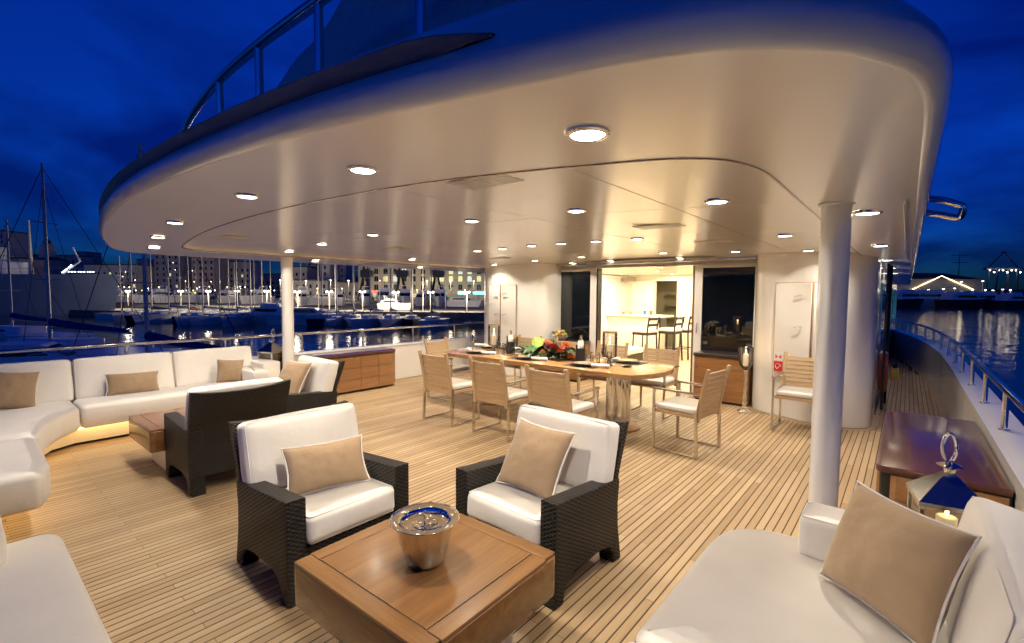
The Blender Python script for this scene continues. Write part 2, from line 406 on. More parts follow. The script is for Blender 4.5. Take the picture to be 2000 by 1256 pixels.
def pillow_from(label, bl, br, tl, t, seed):
    bl, br, tl = Vector(bl), Vector(br), Vector(tl)
    X = (br - bl); w_ = X.length; X.normalize(); Zv = tl - bl; h_ = Zv.length; Zv = (Zv - X * Zv.dot(X)).normalized(); Yv = Zv.cross(X)
    c = bl + (br - bl) / 2 + (tl - bl) / 2
    M = Matrix((X, Yv, Zv)).transposed().to_4x4(); M.translation = c
    return make_pillow(label, w_, h_, t, M, seed)
def welt(o, w, d, h, r):
    """sewn edge seams of a box cushion"""
    k = r * .27
    for sz in (1, -1):
        lp = round_poly([(-w / 2 + k, -d / 2 + k), (w / 2 - k, -d / 2 + k), (w / 2 - k, d / 2 - k), (-w / 2 + k, d / 2 - k)], r * .8, 4)
        pts = [Vector((x, y, sz * (h / 2 - k))) for x, y in lp]
        # subdivide so that the seam can follow the slightly uneven cushion
        out = []
        for i, p in enumerate(pts):
            p2 = pts[(i + 1) % len(pts)]; n = max(1, int((p2 - p).length / .04))
            for j in range(n): out.append(p + (p2 - p) * j / n)
        obj('seam', tube(B(), [p + Vector((0, 0, sz * .0012)) for p in out], .0028, 5, closed=True), CREAM, o)
# =================================================================== THE YACHT'S DECK
CL = -3.48
def ceil_z(x): return 2.19 - .0115 * (x - CL) ** 2
PITCH, SEAM, PLEN = .0517, .0084, 1.572
def bulw_x(y):                                     # inner face of the starboard bulwark
    if y < 9: return .50
    t = (y - 9) / 15; return .50 - 2.6 * t ** 2.1
deck = obj('deck', bx(-7.25, .52, -2.2, 7.9, -.30, -.0007), CAULK); tag(deck, kind='structure')
side = B()
ys = [7.9 + .6 * i for i in range(28)]
for a, b in zip(ys, ys[1:]):
    vs = [side.verts.new(q) for q in ((-.40, a, -.0007), (bulw_x(a) + .02, a, -.0007), (bulw_x(b) + .02, b, -.0007), (-.40, b, -.0007))]
    side.faces.new(vs)
bmesh.ops.remove_doubles(side, verts=side.verts, dist=1e-4)
sd = obj('side_deck', side, CAULK); tag(sd, kind='structure')
# planks: (x0, x1, y0, y1)
def inside_house(x, y):
    if y > 7.78 and -6.7 < x < -.28: return True
    return False
pl = []
for i in range(-10, 150):
    x1 = .497 - i * PITCH; x0 = x1 - PITCH + SEAM
    if x0 < -7.22 or x1 > .50: continue
    off = 2.835 + .524 * ((-i) % 3)
    k0 = math.floor((-2.2 - off) / PLEN)
    for k in range(k0, 22):
        y0, y1 = off + k * PLEN, off + (k + 1) * PLEN - .0025
        lim = 7.88 if x0 < -.36 else 24.
        y0, y1 = max(y0, -2.15), min(y1, lim)
        if y1 - y0 < .05 or inside_house((x0 + x1) / 2, (y0 + y1) / 2): continue
        if y1 > 8 and x1 > bulw_x(y1) - .02: continue
        pl.append((x0, x1, y0, y1))
def scr(p):
    v = Vector(p) - CAMP; d = v.dot(FW)
    if d < .25: return None
    return (1000 + CAM_F * v.dot(RT) / d, 628 - CAM_F * v.dot(UP) / d)
def area(q):
    c = [scr((q[a], q[b], 0)) for a, b in ((0, 2), (1, 2), (1, 3), (0, 3))]
    if any(k is None for k in c): return 0
    mx = sum(k[0] for k in c) / 4; my = sum(k[1] for k in c) / 4
    if not (-40 < mx < 2040 and my < 1300): return 0
    return abs(sum(c[k][0] * c[(k + 1) % 4][1] - c[(k + 1) % 4][0] * c[k][1] for k in range(4))) / 2
pl.sort(key=area, reverse=True)
ub = bx(-.5, .5, -.5, .5, -1, 0)
ume = mesh_of(ub, 'plank', TEAKP, smooth=False)
for q in pl[:300]:
    o = bpy.data.objects.new('plank', ume); link(o, deck if q[2] < 7.8 else sd)
    o.location = ((q[0] + q[1]) / 2, (q[2] + q[3]) / 2, 0); o.scale = (q[1] - q[0], q[3] - q[2], .02)
verts, faces = [], []
for q in pl[300:]:
    n0 = len(verts)
    for z in (-.02, 0):
        verts += [(q[0], q[2], z), (q[1], q[2], z), (q[1], q[3], z), (q[0], q[3], z)]
    faces += [[n0 + 4, n0 + 5, n0 + 6, n0 + 7], [n0, n0 + 1, n0 + 5, n0 + 4], [n0 + 1, n0 + 2, n0 + 6, n0 + 5], [n0 + 2, n0 + 3, n0 + 7, n0 + 6], [n0 + 3, n0, n0 + 4, n0 + 7]]
pm = bpy.data.meshes.new('far_planks'); pm.from_pydata(verts, [], faces); pm.materials.append(TEAKI)
o = bpy.data.objects.new('far_planks', pm); link(o, deck); tag(o, kind='stuff')

mb = B(); rows = []
for y in [-2.1 + .5 * i for i in range(53)]:
    x = bulw_x(y); rows.append([mb.verts.new((x - .10, y, -.01)), mb.verts.new((x - .10, y, .003)), mb.verts.new((x + .005, y, .003))])
for a, b in zip(rows, rows[1:]):
    for k in range(2): mb.faces.new((a[k], a[k + 1], b[k + 1], b[k]))
obj('covering_board', mb, MARGIN, sd)
# ------------------------------------------------------------------ bulwarks and handrails
def bulwark(name, label, path, out, h=.65):
    """path: inner face points; out: +1/-1 outward x"""
    bm = B(); prof = [(0, -.3), (0, h - .03), (-.012, h - .022), (-.012, h - .006), (0, h), (.20, h), (.205, h - .03), (.19, -.6), (.35, -3.2)]
    rows = []
    for p in path: rows.append([bm.verts.new((p[0] + out * o, p[1], z)) for o, z in prof])
    for a, b in zip(rows, rows[1:]):
        for k in range(len(prof) - 1): bm.faces.new((a[k], a[k + 1], b[k + 1], b[k]))
    o = obj(name, bm, WHITE, ang=50); return tag(o, label, 'bulwark')
spath = [(bulw_x(y), y) for y in [-2.5, 0, 3, 6, 8] + [9 + .75 * i for i in range(21)]]
spath += [(-2.4, 25.2), (-3.5, 25.8)]
bulwark('bulwark', 'white starboard bulwark running forward along the narrow side deck', spath, 1)
bulwark('bulwark', 'white port bulwark behind the long sofa and wooden locker', [(-7.22, -2.5), (-7.22, 3), (-7.22, 9), (-7.22, 14)], -1)
def handrail(label, path, posts, z=.94, r=.024):
    t = thing('handrail', label, 'handrail', (path[0][0], path[0][1], .65))
    q = Vector(t.location)
    pts = [Vector((p[0], p[1], z)) - q for p in path]
    obj('rail', tube(B(), catmull(pts, 5), r, 12), CHROME, t)
    for p in posts:
        obj('stanchion', tube(B(), [Vector((p[0], p[1], .648)) - q, Vector((p[0], p[1], z)) - q], .019, 10), CHROME, t)
        obj('flange', lathe(B(), [(.034, .001), (.034, .008), (.022, .012)], 14, Vector((p[0], p[1], .65)) - q, capt=True), CHROME, t)
    return t
post_y = [.32 + 1.105 * i for i in range(-2, 8)]
handrail('polished handrail along the port side behind the sofas', [(-7.4, -2.4), (-7.4, 2), (-7.4, 5), (-7.4, 8.4), (-7.4, 11)], [(-7.4, y) for y in post_y])
spr = [(bulw_x(y) + .07, y) for y in [-2.4, 0, 3, 6, 9, 11, 13, 15, 17, 19, 21, 23]]
handrail('polished handrail along the starboard side deck', spr, [(bulw_x(.32 + 1.125 * i) + .07, .32 + 1.125 * i) for i in range(-1, 20)])

# ------------------------------------------------------------------ overhead: soffit, recess panels, fascia
def mirror(pts): return [(2 * CL - p[0], p[1]) for p in pts][::-1]
half = [(CL, .785), (-2.9, .79), (-2.2, .81), (-1.6, .84), (-1.2, .875), (-.9, .905), (-.7, .925), (-.54, .94), (-.39, .96), (-.27, 1.0), (-.16, 1.07), (-.08, 1.16), (-.02, 1.28), (.005, 1.44), (.012, 1.7), (.012, 2.05)]
phalf = [(-7.0, 2.1), (-7.0, 1.8), (-6.99, 1.58), (-6.94, 1.42), (-6.84, 1.30), (-6.70, 1.215), (-6.5, 1.15), (-6.25, 1.09), (-5.9, 1.015), (-5.4, .935), (-4.8, .86), (-4.1, .80)]
outer = phalf + half
outer = [(p.x, p.y) for p in catmull([(a, b, 0) for a, b in outer], 3)]
rhalf = [(CL, 1.555), (-2.9, 1.56), (-2.2, 1.575), (-1.76, 1.60), (-1.4, 1.635), (-1.13, 1.665), (-.95, 1.69), (-.80, 1.71), (-.70, 1.73), (-.62, 1.76), (-.555, 1.805), (-.505, 1.87), (-.47, 1.96), (-.452, 2.07), (-.445, 2.2), (-.445, 2.4)]
inner = mirror(rhalf)[:-1] + rhalf
inner = [(p.x, p.y) for p in catmull([(a, b, 0) for a, b in inner], 3)]
YF = 24.
upper = B()
oo = [(outer[0][0], YF), (outer[0][0], 7.)] + outer + [(outer[-1][0], 7.), (outer[-1][0], YF)]
def resample(pts, n):
    pts = [Vector(p) for p in pts]; L_ = [0.]
    for a, b in zip(pts, pts[1:]): L_.append(L_[-1] + (b - a).length)
    res = []
    for k in range(n):
        d = L_[-1] * k / (n - 1); j = 0
        while j < len(pts) - 2 and L_[j + 1] < d: j += 1
        u = (d - L_[j]) / max(1e-9, L_[j + 1] - L_[j]); q_ = pts[j] + (pts[j + 1] - pts[j]) * u; res.append((q_.x, q_.y))
    return res
inner_full = inner
ii = [(inner[0][0], YF), (inner[0][0], 7.)] + resample(inner, len(outer)) + [(inner[-1][0], 7.), (inner[-1][0], YF)]
mid = [((a[0] + b[0]) / 2, (a[1] + b[1]) / 2) for a, b in zip(oo, ii)]
rows = [[upper.verts.new((p[0], p[1], ceil_z(p[0]))) for p in ln] for ln in (oo, mid, ii)]
rows.append([upper.verts.new((p[0], p[1], ceil_z(p[0]) + .06)) for p in ii])
for a, b in zip(rows, rows[1:]):
    for k in range(len(oo) - 1): upper.faces.new((a[k], a[k + 1], b[k + 1], b[k]))
soffit = obj('ceiling', upper, CEIL, ang=30); tag(soffit, kind='structure')
trim = tube(B(), [(p[0], p[1], ceil_z(p[0]) + .001) for p in [(inner[0][0], 7.8), (inner[0][0], 5.)] + inner + [(inner[-1][0], 5.), (inner[-1][0], 7.)]], .0065, 6)
obj('recess_trim', trim, simple('bronze_trim', (.42, .33, .26), .18, .85, amt=.05), soffit)
# backing above the panels
bk = B(); xs = [inner[0][0] + (inner[-1][0] - inner[0][0]) * i / 40 for i in range(41)]
ra = [bk.verts.new((x, 1.5, ceil_z(x) + .05)) for x in xs]; rb = [bk.verts.new((x, 7.95, ceil_z(x) + .05)) for x in xs]
for k in range(40): bk.faces.new((ra[k], ra[k + 1], rb[k + 1], rb[k]))
obj('panel_backing', bk, CAULK, soffit)
# panels with fine joints between them
def aft_limit(x):
    best = 1.55
    for a, b in zip(inner, inner[1:]):
        if min(a[0], b[0]) - 1e-6 <= x <= max(a[0], b[0]) + 1e-6 and abs(b[0] - a[0]) > 1e-5:
            t = (x - a[0]) / (b[0] - a[0]); best = a[1] + (b[1] - a[1]) * t
    return best
xb = [inner[0][0] + .006, 2 * CL + 1.18, 2 * CL + 2.33, -2.33, -1.18, inner[-1][0] - .006]
yb = [None, 3.06, 4.55, 6.1, 7.86]
g2 = .0035
for a, b in zip(xb, xb[1:]):
    n = 14
    # denser sampling near the rounded corners
    X = [a + g2 + (b - a - 2 * g2) * (.5 - .5 * math.cos(PI * i / n)) for i in range(n + 1)]
    for c, d in zip(yb, yb[1:]):
        bm = B()
        lo = [bm.verts.new((x, (aft_limit(x) + .006) if c is None else c + g2, ceil_z(x) + .03)) for x in X]
        hi = [bm.verts.new((x, d - g2, ceil_z(x) + .03)) for x in X]
        for k in range(n): bm.faces.new((lo[k], lo[k + 1], hi[k + 1], hi[k]))
        r = bmesh.ops.extrude_face_region(bm, geom=bm.faces[:])
        bmesh.ops.translate(bm, vec=(0, 0, .014), verts=[v for v in r['geom'] if isinstance(v, bmesh.types.BMVert)])
        obj('ceiling_panel', bm, CEIL, soffit, ang=30)
# fascia swept round the outline
def outward(pts):
    res = []
    for i in range(len(pts)):
        a = Vector(pts[max(i - 1, 0)]); b = Vector(pts[min(i + 1, len(pts) - 1)])
        t = (b - a).normalized(); res.append(Vector((t.y, -t.x)))
    return res
fo = [(outer[0][0], YF), (outer[0][0], 12), (outer[0][0], 5)] + outer + [(outer[-1][0], 5), (outer[-1][0], 12), (outer[-1][0], YF)]
no = outward(fo)
fprof = [(0, 0), (.01, -.005), (.02, -.003), (.032, .005), (.043, .02), (.05, .04), (.05, .06), (.042, .082), (.027, .104), (.004, .132), (-.024, .168), (-.052, .212), (-.085, .262), (-.14, .295), (-.25, .312), (-.6, .318)]
fb = B(); rows = []
for p, nn in zip(fo, no):
    rows.append([fb.verts.new((p[0] + nn.x * o, p[1] + nn.y * o, ceil_z(p[0]) + z)) for o, z in fprof])
for a, b in zip(rows, rows[1:]):
    for k in range(len(fprof) - 1): fb.faces.new((a[k], a[k + 1], b[k + 1], b[k]))
obj('fascia', fb, WHITE, soffit, ang=60)
# roof of the overhang (upper deck floor)
rf = B(); nn = 30
xs = [fo[0][0] + (fo[-1][0] - fo[0][0]) * i / nn for i in range(nn + 1)]
def out_limit(x):
    best = 2.
    for a, b in zip(outer, outer[1:]):
        if min(a[0], b[0]) - 1e-6 <= x <= max(a[0], b[0]) + 1e-6 and abs(b[0] - a[0]) > 1e-5:
            t = (x - a[0]) / (b[0] - a[0]); best = a[1] + (b[1] - a[1]) * t
    return best
ra = [rf.verts.new((x, out_limit(x) + .3, ceil_z(x) + .30)) for x in xs]; rb = [rf.verts.new((x, YF, ceil_z(x) + .30)) for x in xs]
for k in range(nn): rf.faces.new((ra[k], ra[k + 1], rb[k + 1], rb[k]))
ud = obj('upper_deck', rf, WHITE); tag(ud, kind='structure')
# wing ledge that tapers to a point on the fascia
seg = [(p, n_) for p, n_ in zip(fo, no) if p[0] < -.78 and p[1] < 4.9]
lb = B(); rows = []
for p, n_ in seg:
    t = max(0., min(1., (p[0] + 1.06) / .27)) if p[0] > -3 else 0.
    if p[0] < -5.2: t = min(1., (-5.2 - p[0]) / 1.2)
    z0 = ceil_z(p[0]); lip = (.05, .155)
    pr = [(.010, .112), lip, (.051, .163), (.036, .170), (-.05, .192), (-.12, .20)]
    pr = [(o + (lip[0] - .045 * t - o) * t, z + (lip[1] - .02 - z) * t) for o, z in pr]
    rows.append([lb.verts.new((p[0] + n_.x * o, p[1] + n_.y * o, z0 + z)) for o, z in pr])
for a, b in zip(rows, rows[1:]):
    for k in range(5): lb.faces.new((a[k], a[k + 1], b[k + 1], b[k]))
obj('ledge', lb, simple('ledge_painted_shade', (.10, .105, .17), .3, coat=.3, amt=.04), soffit, ang=50)  # shade along the band put into a darker ledge colour
# vents in the ceiling
for vx, vy, wx, wy in ((-1.70, 1.83, .40, .20), (-1.62, 3.88, .42, .22), (-5.55, 1.97, .36, .22), (-5.25, 3.86, .36, .22), (-1.62, 5.35, .4, .2), (-5.2, 5.9, .36, .2)):
    v = thing('ceiling_vent', {(-1.70, 1.83): 'pale square air vent beside the ceiling step above the coffee table', (-1.62, 3.88): 'pale square air vent over the right end of the dining table', (-5.55, 1.97): 'pale air vent at the port corner of the ceiling recess', (-5.25, 3.86): 'pale air vent near the port pillar', (-1.62, 5.35): 'pale air vent just before the right glass panel', (-5.2, 5.9): 'pale air vent before the left wall lockers'}[(vx, vy)], 'air vent', (vx, vy, ceil_z(vx) + .03), group='ceiling air vents')
    obj('grille', bx(-wx / 2, wx / 2, -wy / 2, wy / 2, -.008, 0, .004, 1), PANEL, v)
    for k in range(7):
        y = -wy / 2 + .025 + k * (wy - .05) / 6
        obj('slat', bx(-wx / 2 + .02, wx / 2 - .02, y - .006, y + .006, -.012, -.0085), CEIL, v)
# recessed downlights, each with its own lamp
lights = [
    (-.79, 1.31, 0, 'nearest of all, at the right of the aft edge'), (-1.92, 1.24, 0, 'second from the right along the aft edge'), (-3.12, 1.21, 0, 'third from the right along the aft edge'),
    (-4.68, 1.25, 0, 'fourth from the right along the aft edge'), (-5.67, 1.37, 0, 'fifth from the right along the aft edge'), (-6.45, 1.52, 0, 'at the port end of the aft edge'),
    (-.86, 2.85, 1, 'at the right end of the second row'), (-1.80, 2.85, 1, 'second from the right in the second row'), (-2.84, 2.87, 1, 'third from the right in the second row'),
    (-4.32, 2.9, 1, 'fourth from the right in the second row'), (-5.37, 2.9, 1, 'fifth from the right in the second row'), (-6.2, 2.9, 1, 'directly above the port pillar'),
    (-.86, 4.8, 1, 'just left of the near white pillar'), (-2.25, 4.78, 1, 'first of six over the dining table, right end'), (-2.77, 4.81, 1, 'second of six over the dining table'),
    (-3.26, 4.83, 1, 'third of six over the dining table'), (-3.71, 4.83, 1, 'fourth of six over the dining table'), (-4.22, 4.85, 1, 'fifth of six over the dining table'), (-4.67, 4.83, 1, 'last of six over the dining table, left end'),
    (-6.1, 4.81, 1, 'above the long port locker'), (-1.78, 6.75, 1, 'before the right dark glass panel'), (-2.75, 6.7, 1, 'above the open doorway, right'), (-4.12, 6.7, 1, 'above the open doorway, left'),
    (-5.06, 6.68, 1, 'before the left dark glass panel'), (-6.0, 6.66, 1, 'before the left wall lockers'), (-.93, 6.6, 1, 'before the right wall lockers'),
    (-2.85, 7.6, 1, 'small, at the right end of the door track'), (-4.1, 7.6, 1, 'small, in the middle of the door track'), (-4.9, 7.6, 1, 'small, at the left end of the door track'),
    (-.19, 3.27, 0, 'right of the near pillar over the side deck'), (-.21, 5.45, 0, 'second along the starboard side deck'), (-.22, 7.67, 0, 'third along the starboard side deck'), (-.22, 9.8, 0, 'fourth along the starboard side deck'), (-.22, 12., 0, 'farthest along the starboard side deck'),
    (-6.75, 3.54, 0, 'over the port rail just right of the pillar'), (-6.75, 5.5, 0, 'over the port rail beyond the locker')]
DL_RING = mesh_of(lathe(B(), [(.052, -.009), (.056, -.014), (.063, -.014), (.069, -.009), (.0705, .002)], 28, capb=False), 'trim_ring', CHROME)
DL_LENS = mesh_of(lathe(B(), [(.053, -.0105), (.050, -.013), (.03, -.0145), (.0, -.015)], 28, capb=False), 'lens', LENS)
lampd = bpy.data.lights.new('downlight_lamp', 'AREA'); lampd.shape = 'DISK'; lampd.size = .09; lampd.energy = LAMP_W; lampd.color = (1, .885, .71); lampd.spread = R(130)
def downlight(x, y, z, label, k=1., data=None):
    d = thing('ceiling_downlight', label, 'downlight', (x, y, z), group='recessed downlights')
    obj('trim_ring', DL_RING, None, d); obj('lens', DL_LENS, None, d)
    l = bpy.data.objects.new('lamp', data or lampd); link(l, d); l.location = (0, 0, -.022)
    if k != 1: d.scale = (k, k, 1)
    return d
gain = {0: 1.4, 1: 1.6, 2: 1.9, 3: 1.9, 4: 1.1, 5: .45, 6: 1.15, 7: 1.2, 8: 1.25, 9: 1.5, 10: 1.45, 11: 1.1, 12: 1.15, 13: 1.15, 14: 1.1, 15: 1.1, 16: 1.1, 17: 1.15, 18: 1.15, 19: 1.3, 20: 1.1, 21: 1.2, 22: 1.2, 23: 1.15, 24: 1., 25: 1.25, 26: .7, 27: .7, 28: .7, 30: .55, 31: .3, 32: .25, 33: .25}
for k, (x, y, rec, where) in enumerate(lights):
    ld = lampd.copy(); ld.energy = LAMP_W * gain.get(k, 1.)
    downlight(x, y, ceil_z(x) + .03 * rec, 'round chrome ceiling downlight ' + where, .75 if 'small' in where else 1., ld)
# pillars
for x, y, lab in ((-.30, 2.95, 'glossy white pillar standing behind the arm of the near right sofa'), (-6.62, 3.06, 'slim white pillar on the port side between sofa and locker')):
    p = thing('pillar', lab, 'pillar', (x, y, 0)); pr_ = .067 if x > -1 else .077
    obj('shaft', lathe(B(), [(pr_, 0), (pr_, ceil_z(x) + .01)], 40), WHITE, p)
    obj('collar', lathe(B(), [(pr_, ceil_z(x) - .012), (pr_ + .013, ceil_z(x) - .008), (pr_ + .013, ceil_z(x) + .002)], 40, capb=False), WHITE, p)
    obj('foot_ring', lathe(B(), [(pr_ + .012, .0), (pr_ + .012, .010), (pr_ + .002, .016)], 40), CHROME, p)
# upper deck rail, cover
ir = [(p[0] - n_.x * .66, p[1] - n_.y * .66) for p, n_ in zip(fo, no) if p[1] < 4.9]
ir = [p for p in ir if p[0] < -1.0][::4]
t = thing('upper_rail', 'curved polished rail on the deck above, seen against the sky', 'handrail', (ir[0][0], ir[0][1], 2.5)); q = Vector(t.location)
obj('rail', tube(B(), catmull([Vector((a, b, 3.28)) - q for a, b in ir], 4), .034, 12), CHROME, t)
for sx in (-6.02, -4.66, -3.70, -2.88, -1.9):
    a = min(ir, key=lambda p: abs(p[0] - sx))
    obj('stanchion', tube(B(), [Vector((a[0], a[1], 2.42)) - q, Vector((a[0], a[1], 3.28)) - q], .028, 10), CHROME, t)
COVER = fabric('grey_tarpaulin', (.74, .66, .62), .08, 200, .5, .08)
cb = B(); nx, ny = 34, 18; gv = {}
for i in range(nx + 1):
    for j in range(ny + 1):
        u, v = i / nx, j / ny
        x = -6.9 + 6.3 * u; y = 1.78 + 2.6 * v
        top = 3.22 + .34 * (x + 6.0) + .25 * v
        side_ = min(1., (v * 6) ** .55) * min(1., ((1 - v) * 6) ** .55)
        z = 2.42 + (top - 2.42) * side_ * min(1, u * 9 + .05) * min(1, (1 - u) * 7 + .05)
        z += .05 * mnoise.noise(Vector((x * 1.6, y * 2.2, 0))) + .03 * math.sin(x * 5 + 2 * mnoise.noise(Vector((x, y, 3))))
        gv[i, j] = cb.verts.new((x, y + .06 * mnoise.noise(Vector((x * 2, z * 2, 7))), z))
for i in range(nx):
    for j in range(ny): cb.faces.new((gv[i, j], gv[i + 1, j], gv[i + 1, j + 1], gv[i, j + 1]))
tag(obj('tarpaulin_cover', cb, COVER, ang=80), 'grey fabric cover draped over gear on the upper deck', 'tarpaulin')
# chrome boarding handle on the starboard edge
h = thing('grab_handle', 'bent chrome tube handle sticking out from the starboard roof edge', 'handle', (.08, 4.2, 2.2))
obj('loop', tube(B(), catmull([(-.02, .0, .05), (.06, -.02, .03), (.14, -.03, -.01), (.165, -.03, -.03), (.16, -.02, -.075), (.14, -.01, -.09), (.06, .01, -.06), (-.02, .03, -.035)], 5), .021, 12), CHROME, h)
g_ = B(); box(g_, -.036, -.024, 2.9, 6.6, 2.03, 2.058, .003, 1)
tag(obj('awning_track', g_, WHITE), 'thin white awning track under the starboard roof edge', 'track')

# =================================================================== DECKHOUSE
def block_plan(sgn):
    pts = catmull([(-1.70, 8.0, 0), (-1.69, 7.60, 0), (-1.655, 7.38, 0), (-1.57, 7.22, 0), (-1.44, 7.13, 0), (-1.30, 7.07, 0), (-1.1, 6.985, 0), (-.88, 6.905, 0), (-.70, 6.885, 0), (-.52, 6.92, 0), (-.38, 7.01, 0), (-.30, 7.15, 0), (-.28, 7.4, 0), (-.28, 8.0, 0)], 4)
    pl_ = [(p.x, p.y) for p in pts]
    return pl_ if sgn > 0 else [(2 * CL - a, b) for a, b in pl_]
for sgn, lab in ((1, 'rounded white wall block with locker doors beside the starboard side deck'), (-1, 'rounded white wall block with locker doors at the port end of the deckhouse')):
    blk = thing('house_block', lab, 'wall', ((-1.0 if sgn > 0 else 2 * CL + 1.0), 7.4, 0)); q = Vector(blk.location)
    poly = [(a - q.x, b - q.y) for a, b in block_plan(sgn)]
    obj('wall', prism(B(), poly, .012, 2.2), WHITE, blk, ang=30)
    ring = [(a * 1.085, (b - .6) * 1.055 + .6) for a, b in poly]
    obj('teak_margin', prism(B(), ring, -.01, .004), MARGIN, blk, ang=30)
    doors = (((-1.335, 7.085), (-.905, 6.915)), ((-.885, 6.908), (-.62, 6.900)))
    if sgn < 0: doors = (((2 * CL + .62, 6.90), (2 * CL + .90, 6.913)), ((2 * CL + .915, 6.918), (2 * CL + 1.20, 7.03)))
    for di, (a, b) in enumerate(doors):
        a, b = Vector(a), Vector(b); wd = (b - a).length; ang_ = math.atan2(b.y - a.y, b.x - a.x); mid_ = (a + b) / 2
        df = obj('door_gap', bx(-wd / 2 - .007, wd / 2 + .007, -.018, .03, .532, 1.773), TEAKF, blk, (mid_.x - q.x, mid_.y - q.y, 0), (0, 0, ang_))
        d = obj('locker_door', bx(-wd / 2, wd / 2, -.026, .0, .54, 1.765, .003, 1), PANEL, blk, (mid_.x - q.x, mid_.y - q.y, 0), (0, 0, ang_))
        for hz in (1.60, 1.20):
            hx = .04 if (sgn > 0 and di == 0) else (-.03 if di else .02)
            if sgn < 0: hx = wd / 2 - .11 if di == 0 else -wd / 2 + .04
            obj('latch', tube(B(), [(hx, -.026, hz), (hx, -.058, hz), (hx + .075, -.058, hz + .008), (hx + .075, -.026, hz + .008)], .006, 6), STEEL, d)
    if sgn > 0:
        RS = simple('sign_red', (.55, .03, .03), .4, amt=.05); WS = simple('sign_white', (.75, .72, .7), .4, amt=.03)
        a, b = Vector(doors[0][0]), Vector(doors[0][1]); ang_ = math.atan2(b.y - a.y, b.x - a.x); wd = (b - a).length
        for z0_, z1_, pm_, sm_, kind_ in ((.745, .85, WS, RS, 0), (.605, .735, RS, WS, 1)):
            sp_ = obj('sign_plate', bx(-.058, .058, -.003, .003, z0_, z1_), pm_, blk, (a.x + .075 * math.cos(ang_) + .03 * math.sin(ang_) - q.x, a.y + .075 * math.sin(ang_) - .03 * math.cos(ang_) - q.y, 0), (0, 0, ang_))
            zc_ = (z0_ + z1_) / 2
            if kind_ == 0:
                tri = B()
                for s in (-1, 1):
                    vs = [tri.verts.new((s * dx_, -.005, zc_ + z)) for dx_, z in ((.006, 0), (.04, -.026), (.04, .026))]; tri.faces.new(vs)
                obj('sign_symbol', tri, sm_, sp_, smooth=False)
            else: obj('sign_symbol', tube(B(), [(.034 * math.cos(k * .5), -.005, zc_ + .034 * math.sin(k * .5)) for k in range(10)] + [(.003, -.005, zc_ - .01), (.015, -.005, zc_ - .004)], .005, 5), sm_, sp_)
# the starboard and port flanks of the house
for x, lab in ((-.36, 'white starboard flank of the deckhouse along the side deck'), (2 * CL + .36, 'white port flank of the deckhouse')):
    s = 1 if x > CL else -1
    f = thing('house_flank', lab, 'wall', (x, 12, 0))
    obj('wall', bx(-.05, .05, -4.0, 9.5, -.02, 2.2), WHITE, f)
    for k in range(4):
        wn = obj('window', bx(s * .05 - .012, s * .05 + .012, -3.2 + 3.0 * k, -.7 + 3.0 * k, .95, 1.75, .01, 1), DGLASS, f)
        obj('window_frame', tube(B(), [(s * .066, -3.24 + 3 * k, .91), (s * .066, -.66 + 3 * k, .91), (s * .066, -.66 + 3 * k, 1.79), (s * .066, -3.24 + 3 * k, 1.79)], .015, 6, closed=True), CHROME, wn)
for x, y, lab in ((-.22, 8.45, 'black slim post against the starboard house wall, nearer one'), (-.20, 9.0, 'black slim post against the starboard house wall, farther one')):
    tag(obj('black_post', tube(B(), [(x, y, 0), (x, y, 2.06)], .018, 8), BLACK), lab, 'post', 'black posts on the side deck')
# port-side pole by the house corner
PB = simple('blue_grey_paint', (.22, .22, .36), .25, coat=.3, amt=.05)
tag(obj('awning_pole', tube(B(), [(-7.33, 7.95, .65), (-7.33, 7.95, 2.06)], .05, 14), PB), 'slim blue-grey pole on the port bulwark beside the house corner', 'pole')
# sliding door front at y = 7.8
DY = 7.8
fr = thing('sliding_door_front', 'white framed sliding glass doors standing open into the saloon', 'glass doors', (CL, DY, 0)); q = Vector(fr.location)
obj('header', bx(-5.3 - q.x, -1.66 - q.x, .02, .14, 2.085, 2.36), WHITE, fr)
obj('track', bx(-5.52 - q.x, -1.62 - q.x, -.16, .0, 2.135, 2.20, .012, 2), STEEL, fr)
obj('threshold', bx(-4.5 - q.x, -2.6 - q.x, -.05, .13, -.004, .014, .004, 1), STEEL, fr)
def pane(x0, x1, gx0, gx1):
    st = .0
    for a, b, c, d in ((x0, gx0, .01, 2.09), (gx1, x1, .01, 2.09), (gx0, gx1, 2.035, 2.09), (gx0, gx1, .01, .12)):
        obj('frame_bar', bx(a - q.x, b - q.x, 0, .06, c, d, .003, 1), WHITE, fr)
    return obj('glass_pane', bx(gx0 - q.x, gx1 - q.x, .022, .034, .12, 2.035), DGLASS, fr)
pane(-5.50, -4.46, -5.375, -4.595); pane(-2.66, -1.715, -2.535, -1.77)
obj('door_edge', bx(-4.455 - q.x, -4.425 - q.x, .0, .13, .012, 2.08), BLACK, fr)
obj('door_edge', bx(-2.69 - q.x, -2.668 - q.x, .0, .13, .012, 2.08), TEAKF, fr)
obj('latch', tube(B(), [(-2.6 - q.x, -.002, 1.0), (-2.6 - q.x, -.03, 1.0), (-2.6 - q.x, -.03, 1.15), (-2.6 - q.x, -.002, 1.15)], .008, 8), CHROME, fr)
